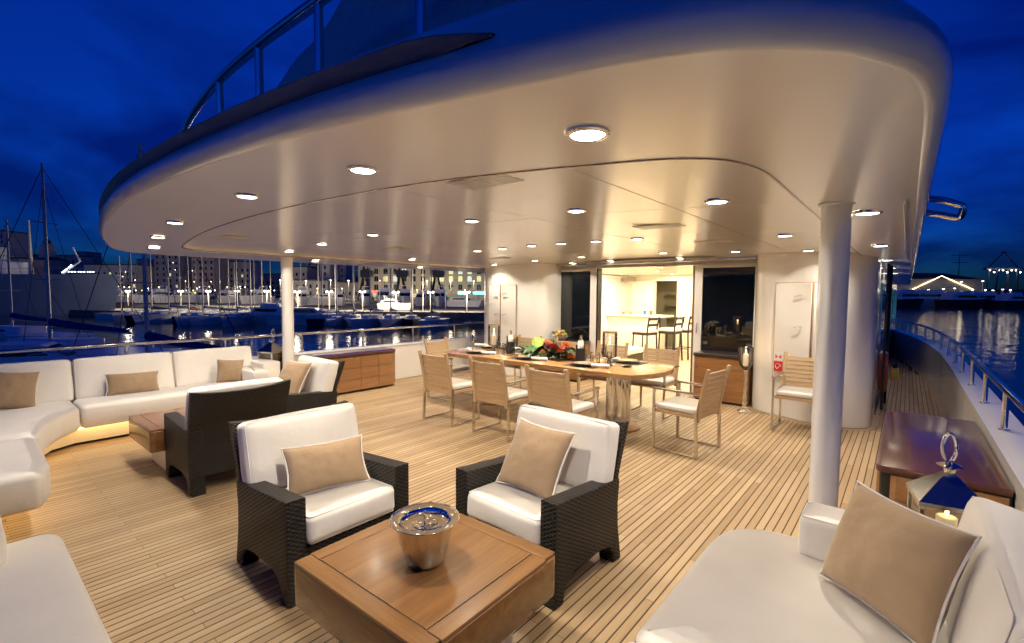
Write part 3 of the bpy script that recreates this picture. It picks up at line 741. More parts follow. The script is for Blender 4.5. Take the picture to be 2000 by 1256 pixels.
# low cabinets before the glass
def cabinet(lab, x0, x1, y0, y1, h, rows):
    t = thing('drawer_cabinet', lab, 'cabinet', ((x0 + x1) / 2, (y0 + y1) / 2, 0)); hw, hd = (x1 - x0) / 2, (y1 - y0) / 2
    obj('carcass', bx(-hw + .006, hw - .006, -hd + .012, hd, .03, h - .05), BLACK, t)
    obj('plinth', bx(-hw + .02, hw - .02, -hd + .03, hd - .02, 0, .03), BLACK, t)
    dh = (h - .09) / rows
    for k in range(rows): obj('drawer_front', bx(-hw, hw, -hd, -hd + .016, .038 + k * dh, .038 + (k + 1) * dh - .005, .002, 1), TEAKF, t)
    for s in (-1, 1): obj('side_panel', bx(s * hw - .006, s * hw + .006, -hd + .018, hd, .035, h - .052), TEAKF, t)
    obj('counter_top', bx(-hw - .015, hw + .015, -hd - .015, hd + .01, h - .048, h, .006, 2), GREYTOP, t)
    return t
cabinet('teak drawer cabinet with dark top under the right glass panel', -2.46, -1.70, 7.30, 7.76, .73, 4)
cabinet('teak drawer cabinet carrying the fruit bowl under the left glass panel', -5.32, -4.56, 7.30, 7.76, .73, 4)

# ------------------------------------------------------------------ saloon behind the doors
fl = obj('saloon_floor', bx(-7.4, -.6, 7.9, 16.4, -.2, .0), wood('saloon_pale_floor', (.50, .40, .27), (.62, .51, .36), 'y', .35, .2, .5)); tag(fl, kind='structure')
cl_ = obj('saloon_ceiling', bx(-7.4, -.6, 7.96, 16.4, 2.17, 2.3), INTW); tag(cl_, kind='structure')
for nm, a in (('saloon_wall_port', (-7.4, -7.3, 7.9, 16.4)), ('saloon_wall_starboard', (-.66, -.56, 7.9, 16.4)), ('saloon_wall_end', (-7.4, -.56, 16.3, 16.4))):
    tag(obj(nm, bx(a[0], a[1], a[2], a[3], -.1, 2.3), INTW), kind='structure')
tag(obj('saloon_wall_left', bx(-6.4, -4.46, 7.96, 8.02, 0, 2.3), INTW), kind='structure')
tag(obj('saloon_wall_right', bx(-2.66, -.6, 7.96, 8.02, 0, 2.3), INTW), kind='structure')
# back partition with pantry opening
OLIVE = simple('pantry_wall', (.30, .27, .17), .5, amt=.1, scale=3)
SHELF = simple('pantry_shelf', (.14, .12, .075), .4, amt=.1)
pt = obj('saloon_partition', bx(-4.98, -.7, 13.2, 13.3, 0, 2.2), INTW); tag(pt, kind='structure')
obj('wall_left_of_opening', bx(-7.3, -5.62, 13.2, 13.3, 0, 2.2), INTW, pt); obj('lintel', bx(-5.62, -4.98, 13.2, 13.3, 2.0, 2.2), INTW, pt)
for k, x in enumerate((-4.90, -4.74, -4.5)): obj('moulding', bx(x, x + .03, 13.17, 13.2, 0, 2.16, .004, 1), INTW, pt)
obj('switch_plate', bx(-4.82, -4.72, 13.18, 13.2, .86, .96), SHELF, pt)
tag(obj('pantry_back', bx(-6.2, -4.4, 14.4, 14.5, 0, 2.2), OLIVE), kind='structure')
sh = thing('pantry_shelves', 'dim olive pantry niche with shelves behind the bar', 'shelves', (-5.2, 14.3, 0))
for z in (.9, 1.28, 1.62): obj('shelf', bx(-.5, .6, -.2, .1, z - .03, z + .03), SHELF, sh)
tag(obj('open_door', bx(-6.30, -5.63, 13.12, 13.16, .02, 2.0, .004, 1), INTW), 'white panel door standing open beside the pantry', 'door')
ac = thing('air_grille', 'slatted air conditioning grille high on the saloon wall', 'air grille', (-6.42, 12.9, 2.05))
for k in range(5): obj('slat', bx(-.36, .36, -.02, .0, -.06 + k * .026, -.048 + k * .026), SHELF, ac)
# bar
bar = thing('bar_counter', 'white bar counter inside the saloon with stools before it', 'bar', (-5.9, 12.35, 0))
obj('front_panel', bx(-.9, .85, -.25, .25, 0, 1.0, .01, 2), INTW, bar); obj('counter_top', bx(-1.0, 1.05, -.34, .34, 1.0, 1.055, .012, 2), INTW, bar)
obj('dark_end', bx(.86, .90, -.2, .2, .72, .98), WENGE, bar)
for x, y, z, c, lab in ((-5.52, 12.3, 1.055, (.02, .15, .45), 'small blue cup on the bar'), (-5.36, 12.34, 1.055, (.5, .12, .04), 'small orange cup on the bar')):
    tag(obj('cup', lathe(B(), [(.035, 0), (.045, .11), (.04, .11), (.03, .01)], 14, capb=True), simple('cup_' + lab.split()[1], c, .3, amt=0), loc=(x, y, z)), lab, 'cup')
tb = thing('brass_tray', 'small brass tray with feet on the bar', 'tray', (-6.0, 12.2, 1.055))
obj('tray', bx(-.14, .14, -.07, .07, .05, .075, .01, 2), GOLD, tb)
for sx in (-1, 1): obj('leg', bx(sx * .11 - .012, sx * .11 + .012, -.05, .05, 0, .05), GOLD, tb)
def stool(lab, x, y, rz):
    t = thing('bar_stool', lab, 'bar stool', (x, y, 0), rz, 'dark bar stools at the counter')
    for sx in (-1, 1):
        obj('leg', tube(B(), [(sx * .20, -.20, 0), (sx * .185, -.185, .70)], .018, 6), WENGE, t)
        obj('leg', tube(B(), [(sx * .21, .22, 0), (sx * .185, .185, .70), (sx * .19, .21, .9), (sx * .2, .25, 1.08)], .02, 6), WENGE, t)
    obj('apron', bx(-.21, .21, -.21, .21, .66, .72, .008, 1), WENGE, t)
    obj('seat_cushion', cushion(.42, .42, .08, .03, .01, 6), CREAM, t, (0, 0, .755))
    for z, yy in ((.90, .222), (1.04, .245)): obj('back_rail', bx(-.2, .2, yy - .012, yy + .012, z - .028, z + .028, .006, 1), WENGE, t)
    for sx in (-1, 1): obj('foot_rail', tube(B(), [(sx * .196, -.19, .26), (sx * .2, .2, .26)], .011, 6), WENGE, t)
    obj('foot_rail', tube(B(), [(-.196, -.19, .22), (.196, -.19, .22)], .011, 6), WENGE, t)
stool('dark wooden bar stool with cream seat, nearest the left of the doorway', -4.72, 10.55, R(-100))
stool('dark wooden bar stool with cream seat, in the middle of the three', -4.42, 11.35, R(-95))
stool('dark wooden bar stool with cream seat, at the right edge of the doorway', -4.32, 12.0, R(-95))
bn = thing('saloon_bench', 'white cushioned bench with dark drawer base just inside the doorway', 'bench', (-5.0, 9.5, 0))
obj('base', bx(-.5, .5, -.5, .5, 0, .30, .01, 1), WENGE, bn); obj('cushion', cushion(1.02, 1.02, .14, .04, .01, 6), CREAM, bn, (0, 0, .37))
obj('recess_grip', lathe(B(), [(.03, 0), (.03, .006)], 12, capt=True), BLACK, bn, (.501, .0, .2), (0, R(90), 0))
# saloon downlights (lit in the photograph)
sal = bpy.data.lights.new('saloon_lamp', 'AREA'); sal.shape = 'DISK'; sal.size = .09; sal.energy = 48; sal.color = (1, .84, .58)
for k, (x, y) in enumerate(((-5.4, 9.2), (-3.9, 9.4), (-4.6, 10.9), (-3.4, 11.2), (-5.9, 11.6), (-4.9, 12.6), (-2.3, 9.6))):
    downlight(x, y, 2.17, 'round downlight in the bright saloon ceiling ' + ('left front', 'middle front', 'above the nearest stool', 'above the right side', 'above the bar left', 'above the bar right', 'far right behind the glass')[k], 1., sal)
pan = bpy.data.lights.new('pantry_lamp', 'AREA'); pan.shape = 'DISK'; pan.size = .09; pan.energy = 3; pan.color = (1, .80, .50)
downlight(-5.2, 13.8, 2.17, 'round downlight in the pantry behind the bar', 1., pan)
obj('pantry_ceiling', bx(-6.3, -4.3, 13.3, 14.5, 2.172, 2.3), INTW, cl_)
# life ring and box on the side deck
lr = thing('life_ring', 'orange and white life ring hung on the starboard side deck wall', 'life ring', (-.24, 9.0, .48)); lr.rotation_euler = (0, 0, R(3))
RO = simple('life_ring_orange', (.42, .09, .025), .5, amt=.15); RW = simple('life_ring_white', (.7, .7, .7), .5, amt=.05)
for k in range(8):
    arc = [(0, .26 * math.cos(a), .26 * math.sin(a)) for a in [k * PI / 4 + PI / 8 * 0 + i * PI / 4 / 7 - PI / 8 for i in range(8)]]
    obj('segment', tube(B(), arc, .055, 10, cap=True), RW if k in (2, 6) else RO, lr)
lb_ = thing('rescue_light', 'small yellow rescue light box beside the life ring', 'rescue light', (-.10, 9.1, .45))
obj('case', bx(-.05, .05, -.06, .06, -.10, .08, .015, 2), simple('rescue_yellow', (.45, .33, .05), .4, amt=.1), lb_); obj('cap', lathe(B(), [(.03, 0), (.03, .05), (.02, .07)], 12, capt=True), BLACK, lb_, (0, 0, .08))

# =================================================================== FURNITURE
def side_profile(front, back, arm_f, arm_r):
    """outline of a wicker side panel in (y, z): legs with an arch between them"""
    f, b = front, back
    return [(f, 0), (f + .075, 0), (f + .085, .06), (f + .12, .115), (f + .19, .14), (b - .24, .14), (b - .13, .12), (b - .085, .06), (b - .075, 0), (b + .012, 0), (b - .004, .09), (b - .03, .22), (b - .035, .36), (b - .02, arm_r + .0), (f, arm_f)]
def extrude_yz(bm, prof, x0, x1, bev=.012):
    vs = [bm.verts.new((x0, y, z)) for y, z in prof]
    f = bm.faces.new(vs); r = bmesh.ops.extrude_face_region(bm, geom=[f])
    bmesh.ops.translate(bm, vec=(x1 - x0, 0, 0), verts=[g for g in r['geom'] if isinstance(g, bmesh.types.BMVert)])
    if bev:
        es = [e for e in bm.edges if abs(e.verts[0].co.x - e.verts[1].co.x) < 1e-6]
        bmesh.ops.bevel(bm, geom=es, offset=bev, segments=2, profile=.5, affect='EDGES')
    return bm
def armchair(label, loc, rz, seed):
    """faces -y locally"""
    t = thing('wicker_armchair', label, 'armchair', loc, rz, 'dark wicker armchairs with cream cushions')
    W, D, AF, AR, AT = .76, .66, .55, .50, .105
    for s in (-1, 1):
        a, b = (s * W / 2 - s * AT, s * W / 2)
        obj('arm', extrude_yz(B(), side_profile(-D / 2, D / 2, AF, AR), min(a, b), max(a, b)), WICK, t, ang=35, uvbox=True)
    # back shell: curved top, leaning
    bm = B(); n, m = 14, 8; g = {}
    for side in (0, 1):
        for i in range(n + 1):
            for j in range(m + 1):
                u = -1 + 2 * i / n; v = j / m
                top = .80 + .03 * abs(u) ** 2.2
                z = .14 + (top - .14) * v
                y = D / 2 - .05 - .03 * math.sin(PI * min(1, v * 1.2)) + .11 * max(0, v - .45) ** 1.3 / .55 ** 1.3 * .9
                y += (.045 if side else 0) + .02 * u * u * v * -1
                g[side, i, j] = bm.verts.new((u * (W / 2 - .012) * (1 + .03 * v), y, z))
    for side in (0, 1):
        for i in range(n):
            for j in range(m):
                f = [g[side, i, j], g[side, i + 1, j], g[side, i + 1, j + 1], g[side, i, j + 1]]
                bm.faces.new(f)
    for i in range(n):
        for j in (0, m): bm.faces.new((g[0, i, j], g[0, i + 1, j], g[1, i + 1, j], g[1, i, j]))
    for j in range(m):
        for i in (0, n): bm.faces.new((g[0, i, j], g[0, i, j + 1], g[1, i, j + 1], g[1, i, j]))
    obj('back', bm, WICK, t, ang=50, uvbox=True)
    obj('seat_rail', bx(-W / 2 + AT, W / 2 - AT, -D / 2 + .012, D / 2 - .06, .15, .275, .008, 1), WICK, t, uvbox=True)
    obj('maker_tag', bx(-.04, .04, D / 2 - .004, D / 2 - .0005, .205, .215), STEEL, t)
    obj('seat_cushion', cushion(W - 2 * AT - .006, .62, .155, .034, .014, 16, .005, seed), CREAM, t, (0, -.035, .352), (R(-2), 0, 0), ang=80)
    welt([c for c in t.children if c.name.startswith('seat_cushion')][0], W - 2 * AT - .006, .62, .155, .034)
    obj('back_cushion', cushion(W - .035, .42, .125, .035, .012, 16, .005, seed + 5), CREAM, t, (0, D / 2 - .088, .632), (R(77), 0, 0), ang=80)
    welt([c for c in t.children if c.name.startswith('back_cushion')][0], W - .035, .42, .125, .035)
    return t
armchair('dark wicker armchair with a square pillow, behind the near coffee table', (-1.665, 2.255, 0), R(-2), 1)
armchair('dark wicker armchair with a long lumbar pillow, left of the near coffee table', (-2.66, 1.43, 0), R(90), 2)
armchair('dark wicker armchair seen from behind, facing the port sofa', (-4.54, 1.55, 0), R(-90), 3)
armchair('dark wicker armchair seen from the side, before the port locker', (-5.22, 2.47, 0), R(0), 4)
pillow_from('square beige pillow propped in the right wicker armchair', (-1.90, 2.13, .45), (-1.475, 2.11, .44), (-1.865, 2.345, .80), .17, 1)
pillow_from('long beige lumbar pillow in the left near wicker armchair', (-2.61, 1.195, .445), (-2.50, 1.655, .445), (-2.755, 1.205, .69), .14, 2)
pillow_from('square beige pillow in the wicker armchair before the locker', (-5.50, 2.34, .45), (-5.07, 2.42, .45), (-5.52, 2.55, .81), .16, 3)
# coffee tables
def coffee(label, loc, rz, w, d):
    t = thing('coffee_table', label, 'coffee table', loc, rz, 'square teak coffee tables')
    ps = lambda a, b, r: round_poly([(-a, -b), (a, -b), (a, b), (-a, b)], r, 4)
    obj('box_body', prism(B(), ps(w / 2, d / 2, .035), .225, .405, .006, 2), TBL, t, ang=30)
    m_ = .082
    # framed top: four border boards and an inset panel with a fine joint round it
    obj('border_board', bx(-w / 2 + .012, w / 2 - .012, -d / 2 + .004, -d / 2 + m_, .4, .42, .003, 1), TBL, t)
    obj('border_board', bx(-w / 2 + .012, w / 2 - .012, d / 2 - m_, d / 2 - .004, .4, .42, .003, 1), TBL, t)
    obj('border_board', bx(-w / 2 + .004, -w / 2 + m_, -d / 2 + m_ + .001, d / 2 - m_ - .001, .4, .42, .003, 1), TBLY, t)
    obj('border_board', bx(w / 2 - m_, w / 2 - .004, -d / 2 + m_ + .001, d / 2 - m_ - .001, .4, .42, .003, 1), TBLY, t)
    obj('inset_panel', bx(-w / 2 + m_ + .005, w / 2 - m_ - .005, -d / 2 + m_ + .005, d / 2 - m_ - .005, .4, .4195), TBLY, t)
    obj('joint_strip', bx(-w / 2 + m_ - .001, w / 2 - m_ + .001, -d / 2 + m_ - .001, d / 2 - m_ + .001, .4, .4165), CAULK, t)
    obj('plinth', prism(B(), ps(w / 2 - .14, d / 2 - .14, .02), 0, .226), WHITE, t, ang=30)
    return t
coffee('square teak coffee table in the foreground with a steel bucket on it', (-1.605, 1.345, 0), R(1.5), .87, .80)
coffee('square teak coffee table by the port sofa', (-5.24, 1.48, 0), R(0), .76, .82)
bk_ = thing('lidded_bucket', 'steel ice bucket with a wide rimmed lid on the near coffee table', 'bucket', (-1.585, 1.315, .42))
obj('body', lathe(B(), [(.0, .002), (.07, .0), (.076, .004), (.082, .012), (.095, .05), (.11, .10), (.120, .15), (.125, .185)], 40), STEEL, bk_, ang=60)
lid = obj('lid', lathe(B(), [(.125, .186), (.150, .193), (.152, .196), (.149, .199), (.11, .197), (.104, .190), (.100, .172), (.055, .168), (.052, .1715), (.048, .168), (.0, .168)], 40, capb=False), CHROME, bk_, ang=50)
obj('knob', lathe(B(), [(.004, .168), (.004, .20), (.0075, .203), (.0075, .211), (.0, .213)], 14), CHROME, lid)
bw = thing('steel_bowl', 'flared steel bowl on the port coffee table', 'bowl', (-5.0, 1.63, .42))
obj('body', lathe(B(), [(.0, .002), (.065, 0), (.075, .01), (.10, .06), (.125, .12), (.155, .165), (.162, .17), (.15, .166), (.12, .12), (.09, .06), (.0, .012)], 36), CHROME, bw, ang=60)

# ------------------------------------------------------------------ sofas
def poly_cushion(pts, rad, z0, z1, bev=.045):
    rad = [max(r, .05) for r in (rad if isinstance(rad, (list, tuple)) else [rad] * len(pts))]
    ring = [Vector(p) for p in round_poly(pts, rad, 6)]; n = len(ring)
    ar = sum(ring[k].x * ring[(k + 1) % n].y - ring[(k + 1) % n].x * ring[k].y for k in range(n))
    sg = 1 if ar > 0 else -1
    nr = []
    for k in range(n):
        t = (ring[(k + 1) % n] - ring[k - 1]).normalized(); nr.append(Vector((-t.y, t.x)) * sg)
    b = min(bev, .04); bm = B(); rows = []
    for ins, z in [(b * .5, z0), (0, z0 + b * .5)] + [(b * (1 - math.cos(a)), z1 - b + b * math.sin(a)) for a in [k * PI / 10 for k in range(5)]] + [(b * 1.15, z1 + .004)]:
        rows.append([bm.verts.new((ring[k].x + nr[k].x * ins, ring[k].y + nr[k].y * ins, z + .003 * mnoise.noise(Vector((ring[k].x * 7, ring[k].y * 7, z * 7))))) for k in range(n)])
    for a, c in zip(rows, rows[1:]):
        for k in range(n): bm.faces.new((a[k], a[(k + 1) % n], c[(k + 1) % n], c[k]))
    # crowned top: shrinking rings towards the middle
    cx = sum(v.co.x for v in rows[-1]) / n; cy = sum(v.co.y for v in rows[-1]) / n
    last = rows[-1]
    for f in (.82, .6, .35):
        rw = []
        for v in rows[-1]:
            x, y = cx + (v.co.x - cx) * f, cy + (v.co.y - cy) * f
            rw.append(bm.verts.new((x, y, z1 + .004 + .012 * (1 - f) + .006 * mnoise.noise(Vector((x * 4, y * 4, 1.7))))))
        for k in range(n): bm.faces.new((last[k], last[(k + 1) % n], rw[(k + 1) % n], rw[k]))
        last = rw
    cv_ = bm.verts.new((cx, cy, z1 + .014))
    for k in range(n): bm.faces.new((last[k], last[(k + 1) % n], cv_))
    bm.faces.new(rows[0][::-1])
    return bm
LED = emis('warm_led_strip', (1, .64, .24), 8)
ps = thing('corner_sofa', 'long cream corner sofa along the port rail with glowing base', 'sofa', (-6.7, 1.2, 0)); q = Vector(ps.location)
def loc(pts): return [(a - q.x, b - q.y) for a, b in pts]
obj('base', prism(B(), loc([(-7.2, -1.2), (-4.4, -1.2), (-4.4, .16), (-5.55, .22), (-6.40, .62), (-6.52, .80), (-6.52, 2.62), (-7.2, 2.62)]), .03, .20), CREAM, ps, ang=30)
obj('plinth', prism(B(), loc([(-7.18, -1.18), (-4.43, -1.18), (-4.43, .14), (-5.55, .2), (-6.42, .6), (-6.545, .8), (-6.545, 2.6), (-7.18, 2.6)]), .0, .032), BLACK, ps, ang=30)
obj('seat_cushion', poly_cushion(loc([(-6.86, .84), (-6.34, .84), (-6.36, 2.63), (-6.86, 2.63)]), .02, .20, .43), CREAM, ps, ang=60)
obj('seat_cushion', poly_cushion(loc([(-7.15, .05), (-5.45, .05), (-5.35, .44), (-5.75, .52), (-6.08, .66), (-6.33, .83), (-7.15, .83)]), [.02, .02, .06, .05, .05, .03, .02], .20, .43), CREAM, ps, ang=60)
obj('seat_cushion', poly_cushion(loc([(-5.42, -.75), (-4.22, -.75), (-4.22, .36), (-4.45, .42), (-5.33, .43)]), [.02, .03, .05, .05, .03], .20, .43), CREAM, ps, ang=60)
for k, (y0, y1) in enumerate(((-.1, .86), (.87, 1.78), (1.79, 2.70))):
    bc_ = obj('back_cushion', cushion(y1 - y0 - .006, .46, .19, .032, .010, 14, .004, k + 11), CREAM, ps, (-6.98 - q.x, (y0 + y1) / 2 - q.y, .615), (R(76), 0, R(90)), ang=80); welt(bc_, y1 - y0 - .006, .46, .19, .032)
obj('back_cushion', cushion(1.6, .46, .20, .05, .02, 12, .006, 15), CREAM, ps, (-6.2 - q.x, -.55 - q.y, .60), (R(76), 0, R(180)), ang=80)
obj('arm', prism(B(), loc(round_poly([(-6.88, 2.44), (-6.30, 2.46), (-6.30, 2.66), (-6.88, 2.66)], .03)), .43, .60, .035, 4), CREAM, ps, ang=60)
obj('back_panel', bx(-7.2 - q.x, -7.14 - q.x, -.2 - q.y, 2.98 - q.y, .2, .665, .02, 2), CREAM, ps)
obj('end_shelf', bx(-7.15 - q.x, -6.5 - q.x, 2.665 - q.y, 2.9 - q.y, .2, .665, .03, 3), CREAM, ps)
stp = B(); box(stp, -6.47 - q.x, -6.43 - q.x, .80 - q.y, 2.6 - q.y, .185, .197)
obj('led_strip', stp, LED, ps)
stp = B()
for a, b in (((-6.40, .72), (-5.60, .30)), ((-5.52, .30), (-4.40, .24))):
    tube(stp, [(a[0] - q.x, a[1] - q.y, .19), (b[0] - q.x, b[1] - q.y, .19)], .010, 6)
tube(stp, [(-4.33 - q.x, .2 - q.y, .19), (-4.33 - q.x, -.8 - q.y, .19)], .010, 6)
obj('led_strip', stp, LED, ps)
make_pillow('long beige lumbar pillow on the middle of the port sofa', .50, .25, .14, pill_mtx((-6.76, 1.35, .55), R(90), R(20), R(2)), 4)
make_pillow('small square beige pillow at the forward end of the port sofa', .31, .31, .13, pill_mtx((-6.70, 2.34, .575), R(72), R(20), R(4)), 5)
make_pillow('square beige pillow at the far left of the port sofa', .44, .40, .16, pill_mtx((-6.72, .36, .615), R(97), R(20), R(10)), 6)
# near sofa: aft run and starboard run
ns_ = thing('near_sofa', 'cream sofa wrapping round the near right side in the foreground', 'sofa', (-.2, 1.4, 0)); q = Vector(ns_.location)
obj('base', prism(B(), loc([(-2.9, -1.0), (.46, -1.0), (.46, 2.6), (-.45, 2.6), (-.45, .15), (-2.9, .15)]), .02, .20), CREAM, ns_, ang=30)
obj('seat_cushion', poly_cushion(loc([(-.69, 1.495), (.20, 1.495), (.20, 2.66), (-.69, 2.66)]), [.02, .02, .02, .34], .20, .42, .05), CREAM, ns_, ang=60)
obj('seat_cushion', poly_cushion(loc([(-.70, .34), (.20, .34), (.20, 1.485), (-.70, 1.485)]), [.02, .02, .02, .03], .20, .42, .05), CREAM, ns_, ang=60)
obj('seat_cushion', poly_cushion(loc([(-3.20, -.6), (-1.65, -.6), (-1.65, .325), (-3.20, .325)]), [.02, .02, .02, .10], .20, .42, .05), CREAM, ns_, ang=60)
obj('seat_cushion', poly_cushion(loc([(-1.64, -.6), (.20, -.6), (.20, .325), (-1.64, .325)]), [.02] * 4, .20, .42, .05), CREAM, ns_, ang=60)
welt(obj('arm', cushion(.56, .21, .20, .03, .006, 10, .003, 3), CREAM, ns_, (-.055 - q.x, 2.545 - q.y, .515), ang=80), .56, .21, .20, .03)
welt(obj('back_cushion', cushion(1.0, .40, .19, .04, .012, 14, .004, 21), CREAM, ns_, (.285 - q.x, 2.18 - q.y, .59), (R(78), 0, R(-90)), ang=80), 1.0, .40, .19, .04)
obj('back_cushion', cushion(1.1, .40, .19, .06, .02, 12, .005, 22), CREAM, ns_, (.285 - q.x, 1.12 - q.y, .59), (R(78), 0, R(-90)), ang=80)
obj('back_panel', bx(.40 - q.x, .47 - q.x, -.9 - q.y, 2.72 - q.y, .2, .70, .03, 3), CREAM, ns_)
obj('back_cushion', cushion(.9, .44, .2, .07, .02, 12, .005, 23), CREAM, ns_, (-3.32 - q.x, .0 - q.y, .59), (R(80), 0, R(180)), ang=80)
# big pillow set from its corners: lower-left, lower-right, upper-left
pillow_from('big square beige pillow on the near right sofa in the foreground', (-.235, 2.29, .445), (.105, 1.99, .445), (-.125, 2.405, .83), .18, 7)
# dark side panel between the two sofas on the left
tag(obj('side_table', bx(-4.12, -3.28, -.75, .02, .02, .50, .01, 2), WENGE), 'dark wooden side table between the two sofas at the left edge', 'side table')
# ------------------------------------------------------------------ long lockers with rounded ends
def locker(label, x0, x1, y0, y1, h, side_, cols, corner):
    t = thing('deck_locker', label, 'locker', ((x0 + x1) / 2, (y0 + y1) / 2, 0)); q = Vector(t.location)
    L_ = lambda pts: [(a - q.x, b - q.y) for a, b in pts]
    pts = [(x0, y0), (x1, y0), (x1, y1), (x0, y1)]
    obj('carcass', prism(B(), L_(round_poly(pts, [r * .95 for r in corner], 10)), .03, h - .05), BLACK, t, ang=30)
    grown = [(x0 - (.02 if side_ < 0 else 0), y0 - .02), (x1 + (.02 if side_ > 0 else 0), y0 - .02), (x1 + (.02 if side_ > 0 else 0), y1 + .02), (x0 - (.02 if side_ < 0 else 0), y1 + .02)]
    obj('top', prism(B(), L_(round_poly(grown, corner, 10)), h - .045, h, .008, 2), DARKTOP, t, ang=30)
    # fronts: follow the outline, one panel object per cell
    out = round_poly(pts, corner, 10)
    ring = [Vector(p) for p in out]; n_ = len(ring)
    return t, ring, q
def locker_fronts(t, q, path, rows, h, breaks):
    """path: polyline of the visible face; breaks: arc-length fractions"""
    path = [Vector(p) for p in path]; seg_ = [0.]
    for a, b in zip(path, path[1:]): seg_.append(seg_[-1] + (b - a).length)
    T_ = seg_[-1]
    def at(s):
        for k in range(len(path) - 1):
            if seg_[k + 1] >= s - 1e-9: u = (s - seg_[k]) / max(1e-9, seg_[k + 1] - seg_[k]); return path[k] + (path[k + 1] - path[k]) * u
        return path[-1]
    def nrm(s):
        d = (at(min(T_, s + .004)) - at(max(0, s - .004))).normalized(); return Vector((d.y, -d.x))
    dh = (h - .085) / rows
    for a, b in zip(breaks, breaks[1:]):
        s0, s1 = a * T_ + .003, b * T_ - .003; n = max(1, int((s1 - s0) / .06))
        for r in range(rows):
            bm = B(); z0, z1 = .035 + r * dh + .0025, .035 + (r + 1) * dh - .0025; ra, rb = [], []
            for k in range(n + 1):
                s = s0 + (s1 - s0) * k / n; p = at(s) - q.to_2d(); nn_ = nrm(s); o_ = p + nn_ * .012; i_ = p - nn_ * .004
                ra.append([bm.verts.new((i_.x, i_.y, z0)), bm.verts.new((o_.x, o_.y, z0)), bm.verts.new((o_.x, o_.y, z1)), bm.verts.new((i_.x, i_.y, z1))])
            for c, d in zip(ra, ra[1:]):
                for m in range(4): bm.faces.new((c[m], c[(m + 1) % 4], d[(m + 1) % 4], d[m]))
            bm.faces.new(ra[0]); bm.faces.new(ra[-1][::-1])
            obj('front_panel', bm, TEAKV, t, ang=30)
h_ = .625
t, ring, q = locker('long teak deck locker with dark purple top along the port bulwark', -7.20, -6.74, 3.52, 5.02, h_, 1, 4, [0, .03, .34, 0])
path = round_poly([(-6.735, 3.52), (-6.735, 5.02), (-7.19, 5.02)], [0, .34, 0], 10)
locker_fronts(t, q, path, 3, h_, [0, .20, .40, .58, .78, 1.])
obj('lock', tube(B(), [(-6.72 - q.x, 4.15 - q.y, .565), (-6.70 - q.x, 4.15 - q.y, .565)], .008, 8), CHROME, t)
t, ring, q = locker('low teak deck locker with dark top along the starboard bulwark', -.09, .49, 3.72, 5.55, .55, -1, 4, [.06, 0, 0, .16])
path = [(-.095, 5.3), (-.095, 3.80), (-.03, 3.715), (.48, 3.715)]
locker_fronts(t, q, path, 3, .55, [0, .22, .45, .74, 1.])
# ------------------------------------------------------------------ dining table
dt = thing('dining_table', 'long teak dining table with bowed ends on chrome pedestals', 'dining table', (-3.65, 5.17, 0)); q = Vector(dt.location)
pts = []
xl, xr, yn, yf = -5.28, -2.12, 4.60, 5.76
end = lambda s: [(s * (1.50 + .16 * math.cos(a)), .57 * math.sin(a)) for a in [(-.5 + k / 12) * PI for k in range(13)]]
tp = [(-1.46, -.57)] + [(1.44, -.57)] + [(1.44 + .18 * (1 - (abs(v) / .57) ** 2.2), v) for v in [-.50 + .1 * k for k in range(11)]] + [(1.44, .57), (-1.46, .57)] + [(-1.46 - .18 * (1 - (abs(v) / .57) ** 2.2), v) for v in [.50 - .1 * k for k in range(11)]]
obj('table_top', prism(B(), round_poly(tp, [.08 if abs(p[1]) == .57 else 0 for p in tp], 4), .695, .75, .006, 2), TABLETOP, dt, ang=30)
obj('under_frame', bx(-1.2, 1.2, -.25, .25, .655, .694), TEAKF, dt)
for s in (-1, 1):
    for k in range(4):
        a = PI / 4 + k * PI / 2
        obj('pedestal_tube', tube(B(), [(s * 1.02 + .082 * math.cos(a), .082 * math.sin(a), .03), (s * 1.02 + .082 * math.cos(a), .082 * math.sin(a), .656)], .068, 20), CHROME, dt, ang=60)
    obj('pedestal_base', lathe(B(), [(.265, 0), (.265, .022), (.25, .03), (.05, .034)], 36, (s * 1.02, 0, 0), capt=True), TEAKF, dt)
